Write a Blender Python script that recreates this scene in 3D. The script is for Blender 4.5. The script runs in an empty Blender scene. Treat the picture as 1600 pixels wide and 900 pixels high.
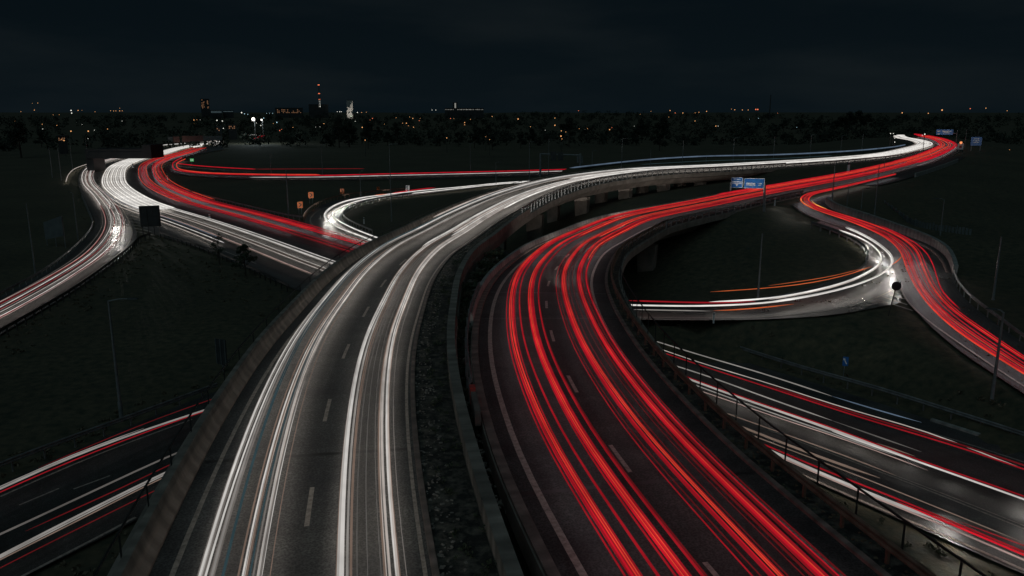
import bpy, bmesh, math, random
import numpy as np
from mathutils import Vector, Matrix

HAZE = 0.0
random.seed(7)
RNG = np.random.default_rng(11)
sc = bpy.context.scene
COL = sc.collection
R = math.radians

# ------------------------------------------------------------------ camera, sky, added night fill, exposure
CAM_H = 21.0                      # metres above the lower carriageways
FPX, PITCH = 1244.0, R(12.465)    # lens in photo pixels (1600 wide), tilt below the horizon
SP, CP = math.sin(PITCH), math.cos(PITCH)
cam_data = bpy.data.cameras.new("camera")
cam_data.sensor_width = 36.0
cam_data.lens = FPX / 1600.0 * 36.0
cam_data.clip_start, cam_data.clip_end = 0.5, 20000.0
cam = bpy.data.objects.new("camera", cam_data)
cam.location = (0, 0, CAM_H)
cam.rotation_euler = (math.pi / 2 - PITCH, 0, 0)
COL.objects.link(cam)
sc.camera = cam

FILL_EL, FILL_AZ = R(48), R(200)
world = bpy.data.worlds.new("World")
sc.world = world
world.use_nodes = True
wn, wl = world.node_tree.nodes, world.node_tree.links
wn.clear()
w_out = wn.new("ShaderNodeOutputWorld")
sky = wn.new("ShaderNodeTexSky")
sky.sky_type = 'NISHITA'
sky.sun_disc = False
sky.sun_elevation, sky.sun_rotation = FILL_EL, FILL_AZ
bg_sky = wn.new("ShaderNodeBackground")
bg_sky.inputs[1].default_value = 0.0002          # night sky: the day sky scaled far down
wl.new(sky.outputs[0], bg_sky.inputs[0])
tc = wn.new("ShaderNodeTexCoord")
sep = wn.new("ShaderNodeSeparateXYZ")
wl.new(tc.outputs["Generated"], sep.inputs[0])
ramp = wn.new("ShaderNodeValToRGB")                # light of the town in the low air
ramp.color_ramp.elements[0].position = 0.0
ramp.color_ramp.elements[0].color = (0.0024, 0.0056, 0.0082, 1)
ramp.color_ramp.elements[1].position = 0.6
ramp.color_ramp.elements[1].color = (0.0012, 0.0030, 0.0042, 1)
e = ramp.color_ramp.elements.new(0.10); e.color = (0.0017, 0.0041, 0.0060, 1)
wl.new(sep.outputs[2], ramp.inputs[0])
mp = wn.new("ShaderNodeMapping")
mp.inputs["Scale"].default_value = (2.0, 2.0, 9.0)
wl.new(tc.outputs["Generated"], mp.inputs[0])
cn = wn.new("ShaderNodeTexNoise")
cn.inputs["Scale"].default_value = 1.6
cn.inputs["Detail"].default_value = 6.0
cn.inputs["Roughness"].default_value = 0.5
wl.new(mp.outputs[0], cn.inputs[0])
cr = wn.new("ShaderNodeValToRGB")                  # thin cloud lit from below
cr.color_ramp.elements[0].position = 0.46; cr.color_ramp.elements[0].color = (0, 0, 0, 1)
cr.color_ramp.elements[1].position = 0.72; cr.color_ramp.elements[1].color = (0.0030, 0.0034, 0.0032, 1)
wl.new(cn.outputs[0], cr.inputs[0])
addc = wn.new("ShaderNodeMix"); addc.data_type = 'RGBA'; addc.blend_type = 'ADD'
addc.inputs[0].default_value = 1.0
wl.new(ramp.outputs[0], addc.inputs[6]); wl.new(cr.outputs[0], addc.inputs[7])
bg_glow = wn.new("ShaderNodeBackground")
wl.new(addc.outputs[2], bg_glow.inputs[0])
adds = wn.new("ShaderNodeAddShader")
wl.new(bg_sky.outputs[0], adds.inputs[0]); wl.new(bg_glow.outputs[0], adds.inputs[1])
wl.new(adds.outputs[0], w_out.inputs[0])

moon = bpy.data.lights.new("moon", 'SUN')
moon.energy, moon.angle, moon.color = 0.24, R(80), (0.60, 0.91, 1.0)  # added soft light that lifts the dark ground, no visible source
night_fill_o = bpy.data.objects.new("moon", moon)
d = Vector((math.sin(FILL_AZ) * math.cos(FILL_EL), math.cos(FILL_AZ) * math.cos(FILL_EL), math.sin(FILL_EL)))
night_fill_o.rotation_euler = d.to_track_quat('Z', 'Y').to_euler()
night_fill_o.location = (0, 0, 80)
COL.objects.link(night_fill_o)

sc.view_settings.view_transform = 'Standard'
sc.view_settings.look = 'None'
sc.view_settings.exposure = 0.0
sc.view_settings.gamma = 1.0
sc.render.engine = 'CYCLES'
sc.cycles.use_denoising = True
try:
    sc.cycles.denoiser = 'OPENIMAGEDENOISE'
except Exception:
    pass
sc.cycles.max_bounces = 4
sc.cycles.diffuse_bounces = 2
sc.cycles.glossy_bounces = 2
sc.cycles.use_light_tree = True
sc.cycles.sample_clamp_indirect = 2.0
sc.cycles.caustics_reflective = False
sc.cycles.caustics_refractive = False

# ------------------------------------------------------------------ survey helpers
def P(x, y, h, lift=0.0):
    """world point seen at photo pixel (x, y) that lies h metres below the lens; a point measured on a lamp lift m above its road is set down on the road"""
    v, u = (y - 450.0) / FPX, (x - 800.0) / FPX
    t = (h - lift) / (SP + v * CP)
    return np.array((u * t, (CP - v * SP) * t, CAM_H - h))

def Pz(x, y, dist):
    """world point at pixel (x, y) and forward distance dist"""
    v, u = (y - 450.0) / FPX, (x - 800.0) / FPX
    t = dist / (CP - v * SP)
    return np.array((u * t, dist, CAM_H - (SP + v * CP) * t))

def spline(pts, ds=2.0, smooth=3):
    p = np.array(pts, float)
    q = np.vstack([2 * p[0] - p[1], p, 2 * p[-1] - p[-2]])
    out = []
    for i in range(1, len(q) - 2):
        p0, p1, p2, p3 = q[i - 1:i + 3]
        t01 = max(np.linalg.norm(p1 - p0), 1e-4) ** .5; t12 = max(np.linalg.norm(p2 - p1), 1e-4) ** .5
        t23 = max(np.linalg.norm(p3 - p2), 1e-4) ** .5
        m1 = t12 * ((p1 - p0) / t01 - (p2 - p0) / (t01 + t12)) + (p2 - p1)
        m2 = t12 * ((p3 - p2) / t23 - (p3 - p1) / (t12 + t23)) + (p2 - p1)
        for t in np.linspace(0, 1, 24, endpoint=False):
            out.append((2 * t**3 - 3 * t**2 + 1) * p1 + (t**3 - 2 * t**2 + t) * m1 + (-2 * t**3 + 3 * t**2) * p2 + (t**3 - t**2) * m2)
    out.append(q[-2])
    out = np.array(out)
    for rep in range(2):
        s = np.concatenate([[0], np.cumsum(np.linalg.norm(np.diff(out, axis=0), axis=1))])
        n = max(3, int(s[-1] / ds) + 1)
        si = np.linspace(0, s[-1], n)
        out = np.stack([np.interp(si, s, out[:, k]) for k in range(3)], 1)
        if rep == 0:
            for _ in range(smooth):
                mid = (out[:-2] + 2 * out[1:-1] + out[2:]) / 4
                out[1:-1] = mid
    return out

class Line:
    def __init__(self, pts, ds=2.0, smooth=3, raw=False):
        self.p = np.array(pts, float) if raw else spline(pts, ds, smooth)
        self.s = np.concatenate([[0], np.cumsum(np.linalg.norm(np.diff(self.p[:, :2], axis=0), axis=1))])
        self.L = self.s[-1]
        t = np.gradient(self.p, axis=0)
        t[:, 2] = 0
        self.t = t / np.maximum(np.linalg.norm(t, axis=1, keepdims=True), 1e-9)
        self.n = np.stack([self.t[:, 1], -self.t[:, 0], 0 * self.t[:, 0]], 1)   # to the right of travel
    def at(self, s, d=0.0, z=0.0):
        s = np.atleast_1d(np.asarray(s, float)); d = np.broadcast_to(d, s.shape)
        f = lambda a: np.stack([np.interp(s, self.s, a[:, k]) for k in range(3)], 1)
        q = f(self.p) + f(self.n) * d[:, None]
        q[:, 2] += z
        return q
    def heading(self, s):
        t = [np.interp(s, self.s, self.t[:, k]) for k in range(2)]
        return math.atan2(t[1], t[0])
    def s_near(self, pt):
        return float(self.s[np.argmin(np.linalg.norm(self.p[:, :2] - np.asarray(pt)[:2], axis=1))])
    def range(self, s0=None, s1=None, ds=2.0):
        s0 = 0 if s0 is None else s0; s1 = self.L if s1 is None else s1
        return np.linspace(s0, s1, max(2, int((s1 - s0) / ds) + 1))

# ------------------------------------------------------------------ object helpers
def tag(o, label=None, cat=None, group=None, kind=None):
    if label: o["label"] = label
    if cat: o["category"] = cat
    if group: o["group"] = group
    if kind: o["kind"] = kind
    return o

def link(name, me, parent=None):
    o = bpy.data.objects.new(name, me)
    COL.objects.link(o)
    if parent is not None:
        o.parent = parent
    return o

def empty(name, loc, label, cat, group=None, rz=0.0):
    o = link(name, None)
    o.empty_display_size = 0.3
    o.location = tuple(loc); o.rotation_euler = (0, 0, rz)
    return tag(o, label, cat, group)

def mesh(name, verts, faces, mat, parent=None, uv=None, smooth=False, mats=None, midx=None):
    me = bpy.data.meshes.new(name)
    v = np.asarray(verts, float)
    if parent is not None and parent.name in ORIG:
        c, rz = ORIG[parent.name]
        v = v - c
    me.from_pydata([tuple(a) for a in v], [], [tuple(f) for f in faces])
    for m in (mats or [mat]):
        me.materials.append(m)
    if midx is not None:
        me.polygons.foreach_set("material_index", np.asarray(midx, np.int32))
    if uv is not None:
        lay = me.uv_layers.new(name="UVMap")
        li = np.empty(len(me.loops), np.int32)
        me.loops.foreach_get("vertex_index", li)
        lay.data.foreach_set("uv", np.asarray(uv, np.float32)[li].ravel())
    if smooth:
        me.polygons.foreach_set("use_smooth", [True] * len(me.polygons))
    me.update()
    return link(name, me, parent)

ORIG = {}
def world_thing(name, loc, label, cat, group=None):
    """an Empty whose children are given in world coordinates"""
    o = empty(name, loc, label, cat, group)
    ORIG[o.name] = (np.array(loc, float), 0.0)
    return o

def grid_faces(n, k, closed=False):
    f = []
    kk = k if closed else k - 1
    for i in range(n - 1):
        for j in range(kk):
            a, b = i * k + j, i * k + (j + 1) % k
            f.append((a, b, b + k, a + k))
    return f

def ribbon(name, line, d0, d1, z, mat, s0=None, s1=None, parent=None, cross=2, ds=2.0):
    s = line.range(s0, s1, ds)
    ds_ = np.linspace(d0, d1, cross)
    v = np.stack([line.at(s, dd, z) for dd in ds_], 1).reshape(-1, 3)
    uv = np.stack([np.tile(ds_, len(s)), np.repeat(s, cross)], 1)
    f = [(a, d_, c, b) for a, b, c, d_ in grid_faces(len(s), cross)]
    f = [tuple(reversed(q)) for q in f] if True else f
    return mesh(name, v, [tuple(reversed(q)) for q in f], mat, parent, uv)

def sweep(name, line, prof, mat, s0=None, s1=None, parent=None, ds=2.0, caps=True):
    """prof: closed list of (offset, height)"""
    s = line.range(s0, s1, ds)
    k = len(prof)
    v = np.stack([line.at(s, a, b) for a, b in prof], 1).reshape(-1, 3)
    per = np.cumsum([0] + [math.dist(prof[i], prof[(i + 1) % k]) for i in range(k - 1)])
    uv = np.stack([np.tile(per, len(s)), np.repeat(s, k)], 1)
    f = grid_faces(len(s), k, True)
    if caps:
        f += [tuple(range(k)), tuple(reversed(range((len(s) - 1) * k, len(s) * k)))]
    return mesh(name, v, f, mat, parent, uv)

def strip2(name, la, lb, mat, z=0.0, n=None, cross=3, parent=None):
    """surface between two edge lines (Line objects), each walked by its own length"""
    n = n or int(max(la.L, lb.L) / 2) + 2
    t = np.linspace(0, 1, n)
    A, B = la.at(t * la.L, 0, z), lb.at(t * lb.L, 0, z)
    c = np.linspace(0, 1, cross)
    v = (A[:, None, :] * (1 - c)[None, :, None] + B[:, None, :] * c[None, :, None]).reshape(-1, 3)
    w = np.linalg.norm((A - B)[:, :2], axis=1)
    uv = np.stack([(c[None, :] * w[:, None]).ravel(), np.repeat(t * la.L, cross)], 1)
    f = grid_faces(n, cross)
    a, b, cc = v[f[0][0]], v[f[0][1]], v[f[0][2]]
    if np.cross(b - a, cc - b)[2] < 0:
        f = [tuple(reversed(q)) for q in f]
    return mesh(name, v, f, mat, parent, uv)

def box_v(c, sx, sy, sz, rz=0.0):
    x, y, z = sx / 2, sy / 2, sz / 2
    v = np.array([(-x, -y, -z), (x, -y, -z), (x, y, -z), (-x, y, -z), (-x, -y, z), (x, -y, z), (x, y, z), (-x, y, z)])
    cs, sn = math.cos(rz), math.sin(rz)
    v = np.stack([v[:, 0] * cs - v[:, 1] * sn, v[:, 0] * sn + v[:, 1] * cs, v[:, 2]], 1)
    return v + np.asarray(c)
BOX_F = [(3, 2, 1, 0), (4, 5, 6, 7), (0, 1, 5, 4), (1, 2, 6, 5), (2, 3, 7, 6), (3, 0, 4, 7)]

class MB:
    def __init__(s): s.v, s.f, s.m, s.n = [], [], [], 0
    def add(s, v, f, m=0):
        s.v.append(np.asarray(v, float)); s.f += [tuple(i + s.n for i in q) for q in f]; s.m += [m] * len(f); s.n += len(v)
    def box(s, c, sx, sy, sz, rz=0.0, m=0): s.add(box_v(c, sx, sy, sz, rz), BOX_F, m)
    def rod(s, a, b, ra, rb=None, k=8, m=0):
        rb = ra if rb is None else rb
        a, b = Vector(a), Vector(b)
        z = (b - a).normalized(); x = z.orthogonal().normalized(); y = z.cross(x)
        v = [tuple(p + (x * math.cos(t) + y * math.sin(t)) * r) for p, r in ((a, ra), (b, rb)) for t in [2 * math.pi * i / k for i in range(k)]]
        f = [(i, (i + 1) % k, k + (i + 1) % k, k + i) for i in range(k)] + [tuple(reversed(range(k))), tuple(range(k, 2 * k))]
        s.add(v, f, m)
    def ball(s, c, r, m=0, k=8, n=5, sq=1.0):
        v = []; f = []
        for i in range(n + 1):
            th = math.pi * i / n
            for j in range(k):
                ph = 2 * math.pi * j / k
                v.append((c[0] + r * math.sin(th) * math.cos(ph), c[1] + r * math.sin(th) * math.sin(ph), c[2] + r * sq * math.cos(th)))
        for i in range(n):
            for j in range(k):
                f.append((i * k + j, (i + 1) * k + j, (i + 1) * k + (j + 1) % k, i * k + (j + 1) % k))
        s.add(v, f, m)
    def build(s, name, mats, parent=None, smooth=False):
        mats = mats if isinstance(mats, list) else [mats]
        return mesh(name, np.vstack(s.v), s.f, None, parent, mats=mats, midx=s.m, smooth=smooth)

def dup(o, parent=None, loc=None, rz=None, label=None):
    c = o.copy(); COL.objects.link(c)
    if parent is not None: c.parent = parent
    if loc is not None: c.location = tuple(loc)
    if rz is not None: c.rotation_euler = (0, 0, rz)
    if label: c["label"] = label
    return c

def dup_tree(o, parent=None, loc=None, rz=None, label=None):
    c = dup(o, parent, loc, rz, label)
    for ch in list(o.children):
        dup_tree(ch, c)
    return c

# ------------------------------------------------------------------ materials
def new_mat(name):
    m = bpy.data.materials.new(name); m.use_nodes = True
    nt = m.node_tree; nt.nodes.clear()
    out = nt.nodes.new("ShaderNodeOutputMaterial")
    return m, nt, out

def N(nt, t, **kw):
    n = nt.nodes.new(t)
    for k, v in kw.items():
        if k in n.inputs: n.inputs[k].default_value = v
        else: setattr(n, k, v)
    return n

def surf(name, ca, cb, scale=1.0, rough=(0.5, 0.7), bump=0.15, bscale=None, detail=6, metal=0.0, lo=0.35, hi=0.65, stretch=None, coord="Object", spec=0.5, extra=None):
    m, nt, out = new_mat(name)
    b = N(nt, "ShaderNodeBsdfPrincipled"); b.inputs["Metallic"].default_value = metal
    b.inputs["Specular IOR Level"].default_value = spec
    tc = N(nt, "ShaderNodeTexCoord"); mp = N(nt, "ShaderNodeMapping")
    if stretch: mp.inputs["Scale"].default_value = stretch
    nt.links.new(tc.outputs[coord], mp.inputs[0])
    n1 = N(nt, "ShaderNodeTexNoise", Scale=scale, Detail=detail, Roughness=0.62)
    nt.links.new(mp.outputs[0], n1.inputs["Vector"])
    r = N(nt, "ShaderNodeValToRGB")
    r.color_ramp.elements[0].position = lo; r.color_ramp.elements[0].color = (*ca, 1)
    r.color_ramp.elements[1].position = hi; r.color_ramp.elements[1].color = (*cb, 1)
    nt.links.new(n1.outputs[0], r.inputs[0])
    col = r.outputs[0]
    n2 = N(nt, "ShaderNodeTexNoise", Scale=bscale or scale * 12, Detail=4.0)
    nt.links.new(mp.outputs[0], n2.inputs["Vector"])
    if extra: col = extra(nt, tc, mp, col, b)
    nt.links.new(col, b.inputs["Base Color"])
    mr = N(nt, "ShaderNodeMapRange"); mr.inputs["To Min"].default_value = rough[0]; mr.inputs["To Max"].default_value = rough[1]
    mr.inputs["From Min"].default_value = 0.3; mr.inputs["From Max"].default_value = 0.7
    nt.links.new(n1.outputs[0], mr.inputs[0]); nt.links.new(mr.outputs[0], b.inputs["Roughness"])
    if bump:
        bp = N(nt, "ShaderNodeBump", Strength=bump, Distance=0.03)
        nt.links.new(n2.outputs[0], bp.inputs["Height"]); nt.links.new(bp.outputs[0], b.inputs["Normal"])
    nt.links.new(b.outputs[0], out.inputs[0])
    return m

def mixmul(nt, col, fac_socket, lo, hi):
    mr = N(nt, "ShaderNodeMapRange"); mr.inputs["To Min"].default_value = lo; mr.inputs["To Max"].default_value = hi
    nt.links.new(fac_socket, mr.inputs[0])
    mx = N(nt, "ShaderNodeMix", data_type='RGBA', blend_type='MULTIPLY'); mx.inputs[0].default_value = 1.0
    nt.links.new(col, mx.inputs[6]); nt.links.new(mr.outputs[0], mx.inputs[7])
    return mx.outputs[2]

def wear(nt, tc, mp, col, b):
    """long streaks of oil and polish along the lanes, joints and aggregate across them (UV: metres across, metres along)"""
    m2 = N(nt, "ShaderNodeMapping"); m2.inputs["Scale"].default_value = (1.5, 0.03, 1)
    nt.links.new(tc.outputs["UV"], m2.inputs[0])
    n = N(nt, "ShaderNodeTexNoise", Scale=1.0, Detail=4.0); nt.links.new(m2.outputs[0], n.inputs["Vector"])
    col = mixmul(nt, col, n.outputs[0], 0.35, 1.65)
    m3 = N(nt, "ShaderNodeMapping"); m3.inputs["Scale"].default_value = (0.12, 0.9, 1)
    nt.links.new(tc.outputs["UV"], m3.inputs[0])
    n3 = N(nt, "ShaderNodeTexNoise", Scale=1.0, Detail=3.0); nt.links.new(m3.outputs[0], n3.inputs["Vector"])
    col = mixmul(nt, col, n3.outputs[0], 0.6, 1.4)
    vor = N(nt, "ShaderNodeTexVoronoi", Scale=15.0); nt.links.new(tc.outputs["UV"], vor.inputs["Vector"])
    return mixmul(nt, col, vor.outputs["Distance"], 0.35, 1.75)

ASPHALT = surf("asphalt_dry", (0.055, 0.055, 0.056), (0.10, 0.098, 0.094), 0.35, (0.58, 0.8), 0.35, 18, extra=wear, spec=.4)
ASPHALT_DARK = surf("asphalt_dark", (0.034, 0.034, 0.034), (0.066, 0.064, 0.06), 0.35, (0.68, 0.88), 0.35, 18, extra=wear, spec=.3)
ASPHALT_WET = surf("asphalt_wet", (0.04, 0.04, 0.041), (0.085, 0.083, 0.08), 0.18, (0.26, 0.46), 0.12, 14, extra=wear)
ASPHALT_SOAKED = surf("asphalt_soaked", (0.04, 0.04, 0.041), (0.08, 0.078, 0.075), 0.12, (0.24, 0.42), 0, 14, extra=wear)
ASPHALT_DAMP = surf("asphalt_damp", (0.045, 0.045, 0.045), (0.09, 0.088, 0.083), 0.2, (0.42, 0.7), 0.25, 16, extra=wear, spec=.4)
CONCRETE = surf("concrete", (0.17, 0.145, 0.125), (0.34, 0.29, 0.25), 0.6, (0.6, 0.85), 0.35, 9)
def stains(nt, tc, mp, col, b):
    m2 = N(nt, "ShaderNodeMapping"); m2.inputs["Scale"].default_value = (0.5, 2.2, 1)
    nt.links.new(tc.outputs["UV"], m2.inputs[0])
    n = N(nt, "ShaderNodeTexNoise", Scale=1.0, Detail=6.0); nt.links.new(m2.outputs[0], n.inputs["Vector"])
    col = mixmul(nt, col, n.outputs[0], 0.3, 1.6)
    w = N(nt, "ShaderNodeTexWave", Scale=0.35, Distortion=0.4); w.bands_direction = 'Y'
    nt.links.new(tc.outputs["UV"], w.inputs["Vector"])
    return mixmul(nt, col, w.outputs[1], 0.85, 1.12)
PARAPET = surf("concrete_parapet", (0.2, 0.165, 0.14), (0.36, 0.3, 0.255), 0.5, (0.6, 0.85), 0.4, 10, extra=stains)
PALE_CONC = surf("concrete_pale", (0.26, 0.25, 0.235), (0.4, 0.385, 0.36), 0.5, (0.6, 0.8), 0.3, 9, extra=stains)
KERB = surf("kerb_stone", (0.16, 0.12, 0.105), (0.3, 0.225, 0.195), 1.2, (0.6, 0.8), 0.3, 10, extra=stains)
VERGE = surf("verge_silt", (0.02, 0.02, 0.018), (0.20, 0.17, 0.135), 2.6, (0.6, 0.95), 1.0, 9, lo=0.45, hi=0.74, detail=12)
PAINT = surf("road_paint", (0.17, 0.145, 0.125), (0.50, 0.43, 0.375), 5.0, (0.45, 0.65), 0.2, 20, lo=0.3, hi=0.6)
STEEL = surf("galvanised_steel", (0.20, 0.20, 0.20), (0.36, 0.36, 0.36), 1.5, (0.42, 0.62), 0.05, 20, metal=0.6)
RUST = surf("rusty_rail", (0.16, 0.09, 0.06), (0.30, 0.20, 0.15), 1.5, (0.5, 0.75), 0.1, 20, metal=0.3)
DARK_STEEL = surf("dark_painted_steel", (0.018, 0.018, 0.018), (0.04, 0.038, 0.036), 1.5, (0.45, 0.6), 0.05, 20)
POLE = surf("lamp_pole_steel", (0.16, 0.17, 0.175), (0.26, 0.27, 0.27), 2, (0.4, 0.6), 0.05, 20, metal=0.2)
def tufts(nt, tc, mp, col, b):
    n = N(nt, "ShaderNodeTexNoise", Scale=0.05, Detail=5.0); nt.links.new(mp.outputs[0], n.inputs["Vector"])
    return mixmul(nt, col, n.outputs[0], 0.5, 1.5)
GRASS = surf("grass_ground", (0.026, 0.034, 0.02), (0.13, 0.105, 0.062), 1.4, (0.8, 1.0), 1.0, 4, extra=tufts, lo=0.3, hi=0.75)
LEAF = surf("foliage_leaves", (0.025, 0.045, 0.025), (0.085, 0.09, 0.045), 0.8, (0.6, 0.8), 0)
WOOD = surf("far_foliage", (0.010, 0.018, 0.012), (0.034, 0.04, 0.024), 0.3, (0.8, 0.95), 0)
LEAF_DRY = surf("dry_weeds", (0.07, 0.06, 0.035), (0.16, 0.13, 0.085), 1.2, (0.7, 0.9), 0)
BARK = surf("bark", (0.03, 0.024, 0.018), (0.08, 0.06, 0.045), 3, (0.8, 0.95), 0.5, 12)
DARKBLD = surf("night_facade", (0.02, 0.022, 0.024), (0.05, 0.05, 0.05), 0.2, (0.7, 0.9), 0.1)
PALE_FACADE = surf("floodlit_facade", (0.35, 0.33, 0.3), (0.5, 0.48, 0.44), 0.1, (0.7, 0.9), 0.1)
SIGN_BACK = surf("sign_back_grey", (0.03, 0.033, 0.034), (0.055, 0.058, 0.058), 0.8, (0.5, 0.7), 0.05)
BLUE = surf("sign_blue", (0.01, 0.10, 0.36), (0.015, 0.16, 0.48), 0.5, (0.35, 0.5), 0)
SIGN_WHITE = surf("sign_white", (0.7, 0.7, 0.7), (0.8, 0.8, 0.8), 2, (0.35, 0.5), 0)
ORANGE = surf("sign_orange", (0.62, 0.13, 0.03), (0.75, 0.2, 0.05), 2, (0.35, 0.5), 0)
SIGN_BLACK = surf("sign_black", (0.012, 0.012, 0.012), (0.02, 0.02, 0.02), 2, (0.4, 0.6), 0)
REDPAINT = surf("red_reflector", (0.5, 0.05, 0.045), (0.62, 0.09, 0.07), 2, (0.3, 0.5), 0)
CORTEN = surf("dull_red_sheet", (0.14, 0.06, 0.05), (0.22, 0.1, 0.085), 0.8, (0.6, 0.8), 0.1)
GREYSHEET = surf("grey_sheet", (0.10, 0.11, 0.11), (0.16, 0.17, 0.17), 0.8, (0.6, 0.8), 0.1)

def glow(name, col, strength=1.0, sample=False):
    m, nt, out = new_mat(name)
    em = N(nt, "ShaderNodeEmission"); em.inputs[0].default_value = (*col, 1); em.inputs[1].default_value = strength
    if name.startswith("streak_"):          # lamps nod and flicker as the cars roll along
        tc = N(nt, "ShaderNodeTexCoord"); nz = N(nt, "ShaderNodeTexNoise", Scale=.22, Detail=3.0, Roughness=.7)
        nt.links.new(tc.outputs["Object"], nz.inputs["Vector"])
        mr = N(nt, "ShaderNodeMapRange"); mr.inputs["From Min"].default_value = .3; mr.inputs["From Max"].default_value = .7
        mr.inputs["To Min"].default_value = .62 * strength; mr.inputs["To Max"].default_value = 1.22 * strength
        nt.links.new(nz.outputs[0], mr.inputs[0]); nt.links.new(mr.outputs[0], em.inputs[1])
    nt.links.new(em.outputs[0], out.inputs[0])
    try: m.cycles.emission_sampling = 'FRONT' if sample else 'NONE'
    except Exception: pass
    return m

# light of passing vehicles: the visible streak, and a glowing underside added to light the road
STREAK = {
    "white": (0.60, 0.575, 0.545), "warm": (0.47, 0.41, 0.37), "bright": (0.86, 0.83, 0.78), "mid": (0.40, 0.375, 0.35), "grey": (0.24, 0.225, 0.21), "low": (0.155, 0.14, 0.128), "faint": (0.095, 0.088, 0.082),
    "cool": (0.33, 0.37, 0.385), "teal": (0.03, 0.055, 0.064), "blue": (0.085, 0.12, 0.17), "pink": (0.36, 0.25, 0.225), "brown": (0.17, 0.12, 0.095),
    "red": (0.52, 0.008, 0.020), "hot": (0.68, 0.055, 0.028), "dark_red": (0.27, 0.008, 0.014), "dim_red": (0.11, 0.007, 0.009),
    "orange": (0.62, 0.12, 0.035), "amber": (1.0, 0.42, 0.10),
}
GLOW = {k: glow("streak_" + k, v) for k, v in STREAK.items()}
BEAM_W, BEAM_R = 3.9, 2.4
BEAM = {"white": glow("dipped_beam", (1.0, 0.9, 0.8), BEAM_W, True), "red": glow("cool_road_fill", (0.80, 0.93, 1.0), BEAM_R, True)}  # second one is a cool white fill offsetting the red cast on asphalt
BEAM_OF = {"white": "white", "bright": "white", "warm": "white", "mid": "white", "cool": "white", "red": "red", "hot": "red", "orange": "red", "amber": "red"}
WORD = {"white": "white", "bright": "brilliant white", "warm": "warm white", "mid": "soft white", "grey": "grey white", "low": "dim grey", "faint": "faint grey", "cool": "cool white", "teal": "faint teal", "blue": "bluish",
        "pink": "pinkish white", "brown": "dim brown", "red": "red", "hot": "orange red", "dark_red": "deep red", "dim_red": "faint dark red", "orange": "orange", "amber": "glowing amber"}
ORD = "first second third fourth fifth sixth seventh eighth ninth tenth eleventh twelfth thirteenth fourteenth fifteenth sixteenth seventeenth eighteenth nineteenth twentieth twenty-first twenty-second twenty-third twenty-fourth twenty-fifth twenty-sixth twenty-seventh twenty-eighth".split()

def tube(pts, r, mat, name="light_trail", beam=None, k=6, taper=True):
    p = np.asarray(pts, float)
    n = len(p)
    t = np.gradient(p, axis=0); t /= np.maximum(np.linalg.norm(t, axis=1, keepdims=True), 1e-9)
    right = np.stack([t[:, 1], -t[:, 0], 0 * t[:, 0]], 1); right /= np.maximum(np.linalg.norm(right, axis=1, keepdims=True), 1e-9)
    up = np.cross(right, t)
    rr = np.full(n, r) if np.isscalar(r) else np.asarray(r)
    if taper:
        rr = rr.copy(); rr[0] *= .15; rr[-1] *= .15
    ang = np.arange(k) * 2 * math.pi / k
    v = p[:, None, :] + rr[:, None, None] * (right[:, None, :] * np.cos(ang)[None, :, None] + up[:, None, :] * np.sin(ang)[None, :, None])
    f = grid_faces(n, k, True)
    idx = None
    mats = [mat]
    if beam is not None:
        mats = [mat, beam]
        idx = [1 if (i % k) == (k * 3 // 4) else 0 for i in range(len(f))]     # the face that looks straight down
    f = [tuple(reversed(q)) for q in f]
    c = p.mean(0)
    me = bpy.data.meshes.new(name)
    me.from_pydata([tuple(a) for a in (v.reshape(-1, 3) - c)], [], f)
    for m in mats: me.materials.append(m)
    if idx is not None: me.polygons.foreach_set("material_index", np.asarray(idx, np.int32))
    o = link(name, me); o.location = tuple(c)
    return o

def lane_trails(line, specs, where, group, side="left", s0=None, s1=None, word="headlight", ds=2.0, wander=0.10, hz=0.66, drift=0.0):
    """specs: (offset, radius, colour[, height[, s0, s1]]) ; labels count from one side of the lane"""
    specs = sorted(specs, key=lambda a: a[0], reverse=(side == "right"))
    for i, sp in enumerate(specs):
        off, r, c = sp[:3]
        h = sp[3] if len(sp) > 3 and sp[3] is not None else hz
        a = sp[4] if len(sp) > 4 and sp[4] is not None else s0
        b = sp[5] if len(sp) > 5 and sp[5] is not None else s1
        s = line.range(a, b, ds)
        ph1, ph2 = random.random() * 6.28, random.random() * 6.28
        amp = wander * random.uniform(.4, 1.0)
        d = off + amp * np.sin(s / 23.0 + ph1) * .6 + amp * .5 * np.sin(s / 9.5 + ph2) * .5
        d = d + drift * np.clip(1 - s / 46.0, 0, 1) ** 1.3        # cars ease across their lane towards the bridge
        hh = h + random.uniform(-.05, .05)
        o = tube(line.at(s, d, hh), r, GLOW[c], beam=BEAM[BEAM_OF[c]] if c in BEAM_OF else None)
        tag(o, f"{ORD[min(i, 27)]} streak from {side}, {WORD[c]}, {where}", "light trail", group)

def px_trails(specs, where, group, first="top", beam=True):
    """specs: (list of (x, y, h_of_road), radius, colour, lamp height)"""
    for i, spec in enumerate(specs):
        pts, r, c, lh = spec[:4]
        w = [P(x, y, h, lh) + np.array((0, 0, lh)) for x, y, h in pts]
        w = ext(w, 75 if pts[0][0] < 5 else 0, 70 if pts[-1][0] > 1615 else 0)
        q = spline(w, 1.6, 2)
        o = tube(q, r, GLOW[c], beam=BEAM[BEAM_OF[c]] if (c in BEAM_OF if beam is True else c in (beam or ())) else None)
        tag(o, spec[4] if len(spec) > 4 else f"{ORD[min(i, 27)]} streak from {first}, {WORD[c]}, {where}", "light trail", group)

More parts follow.
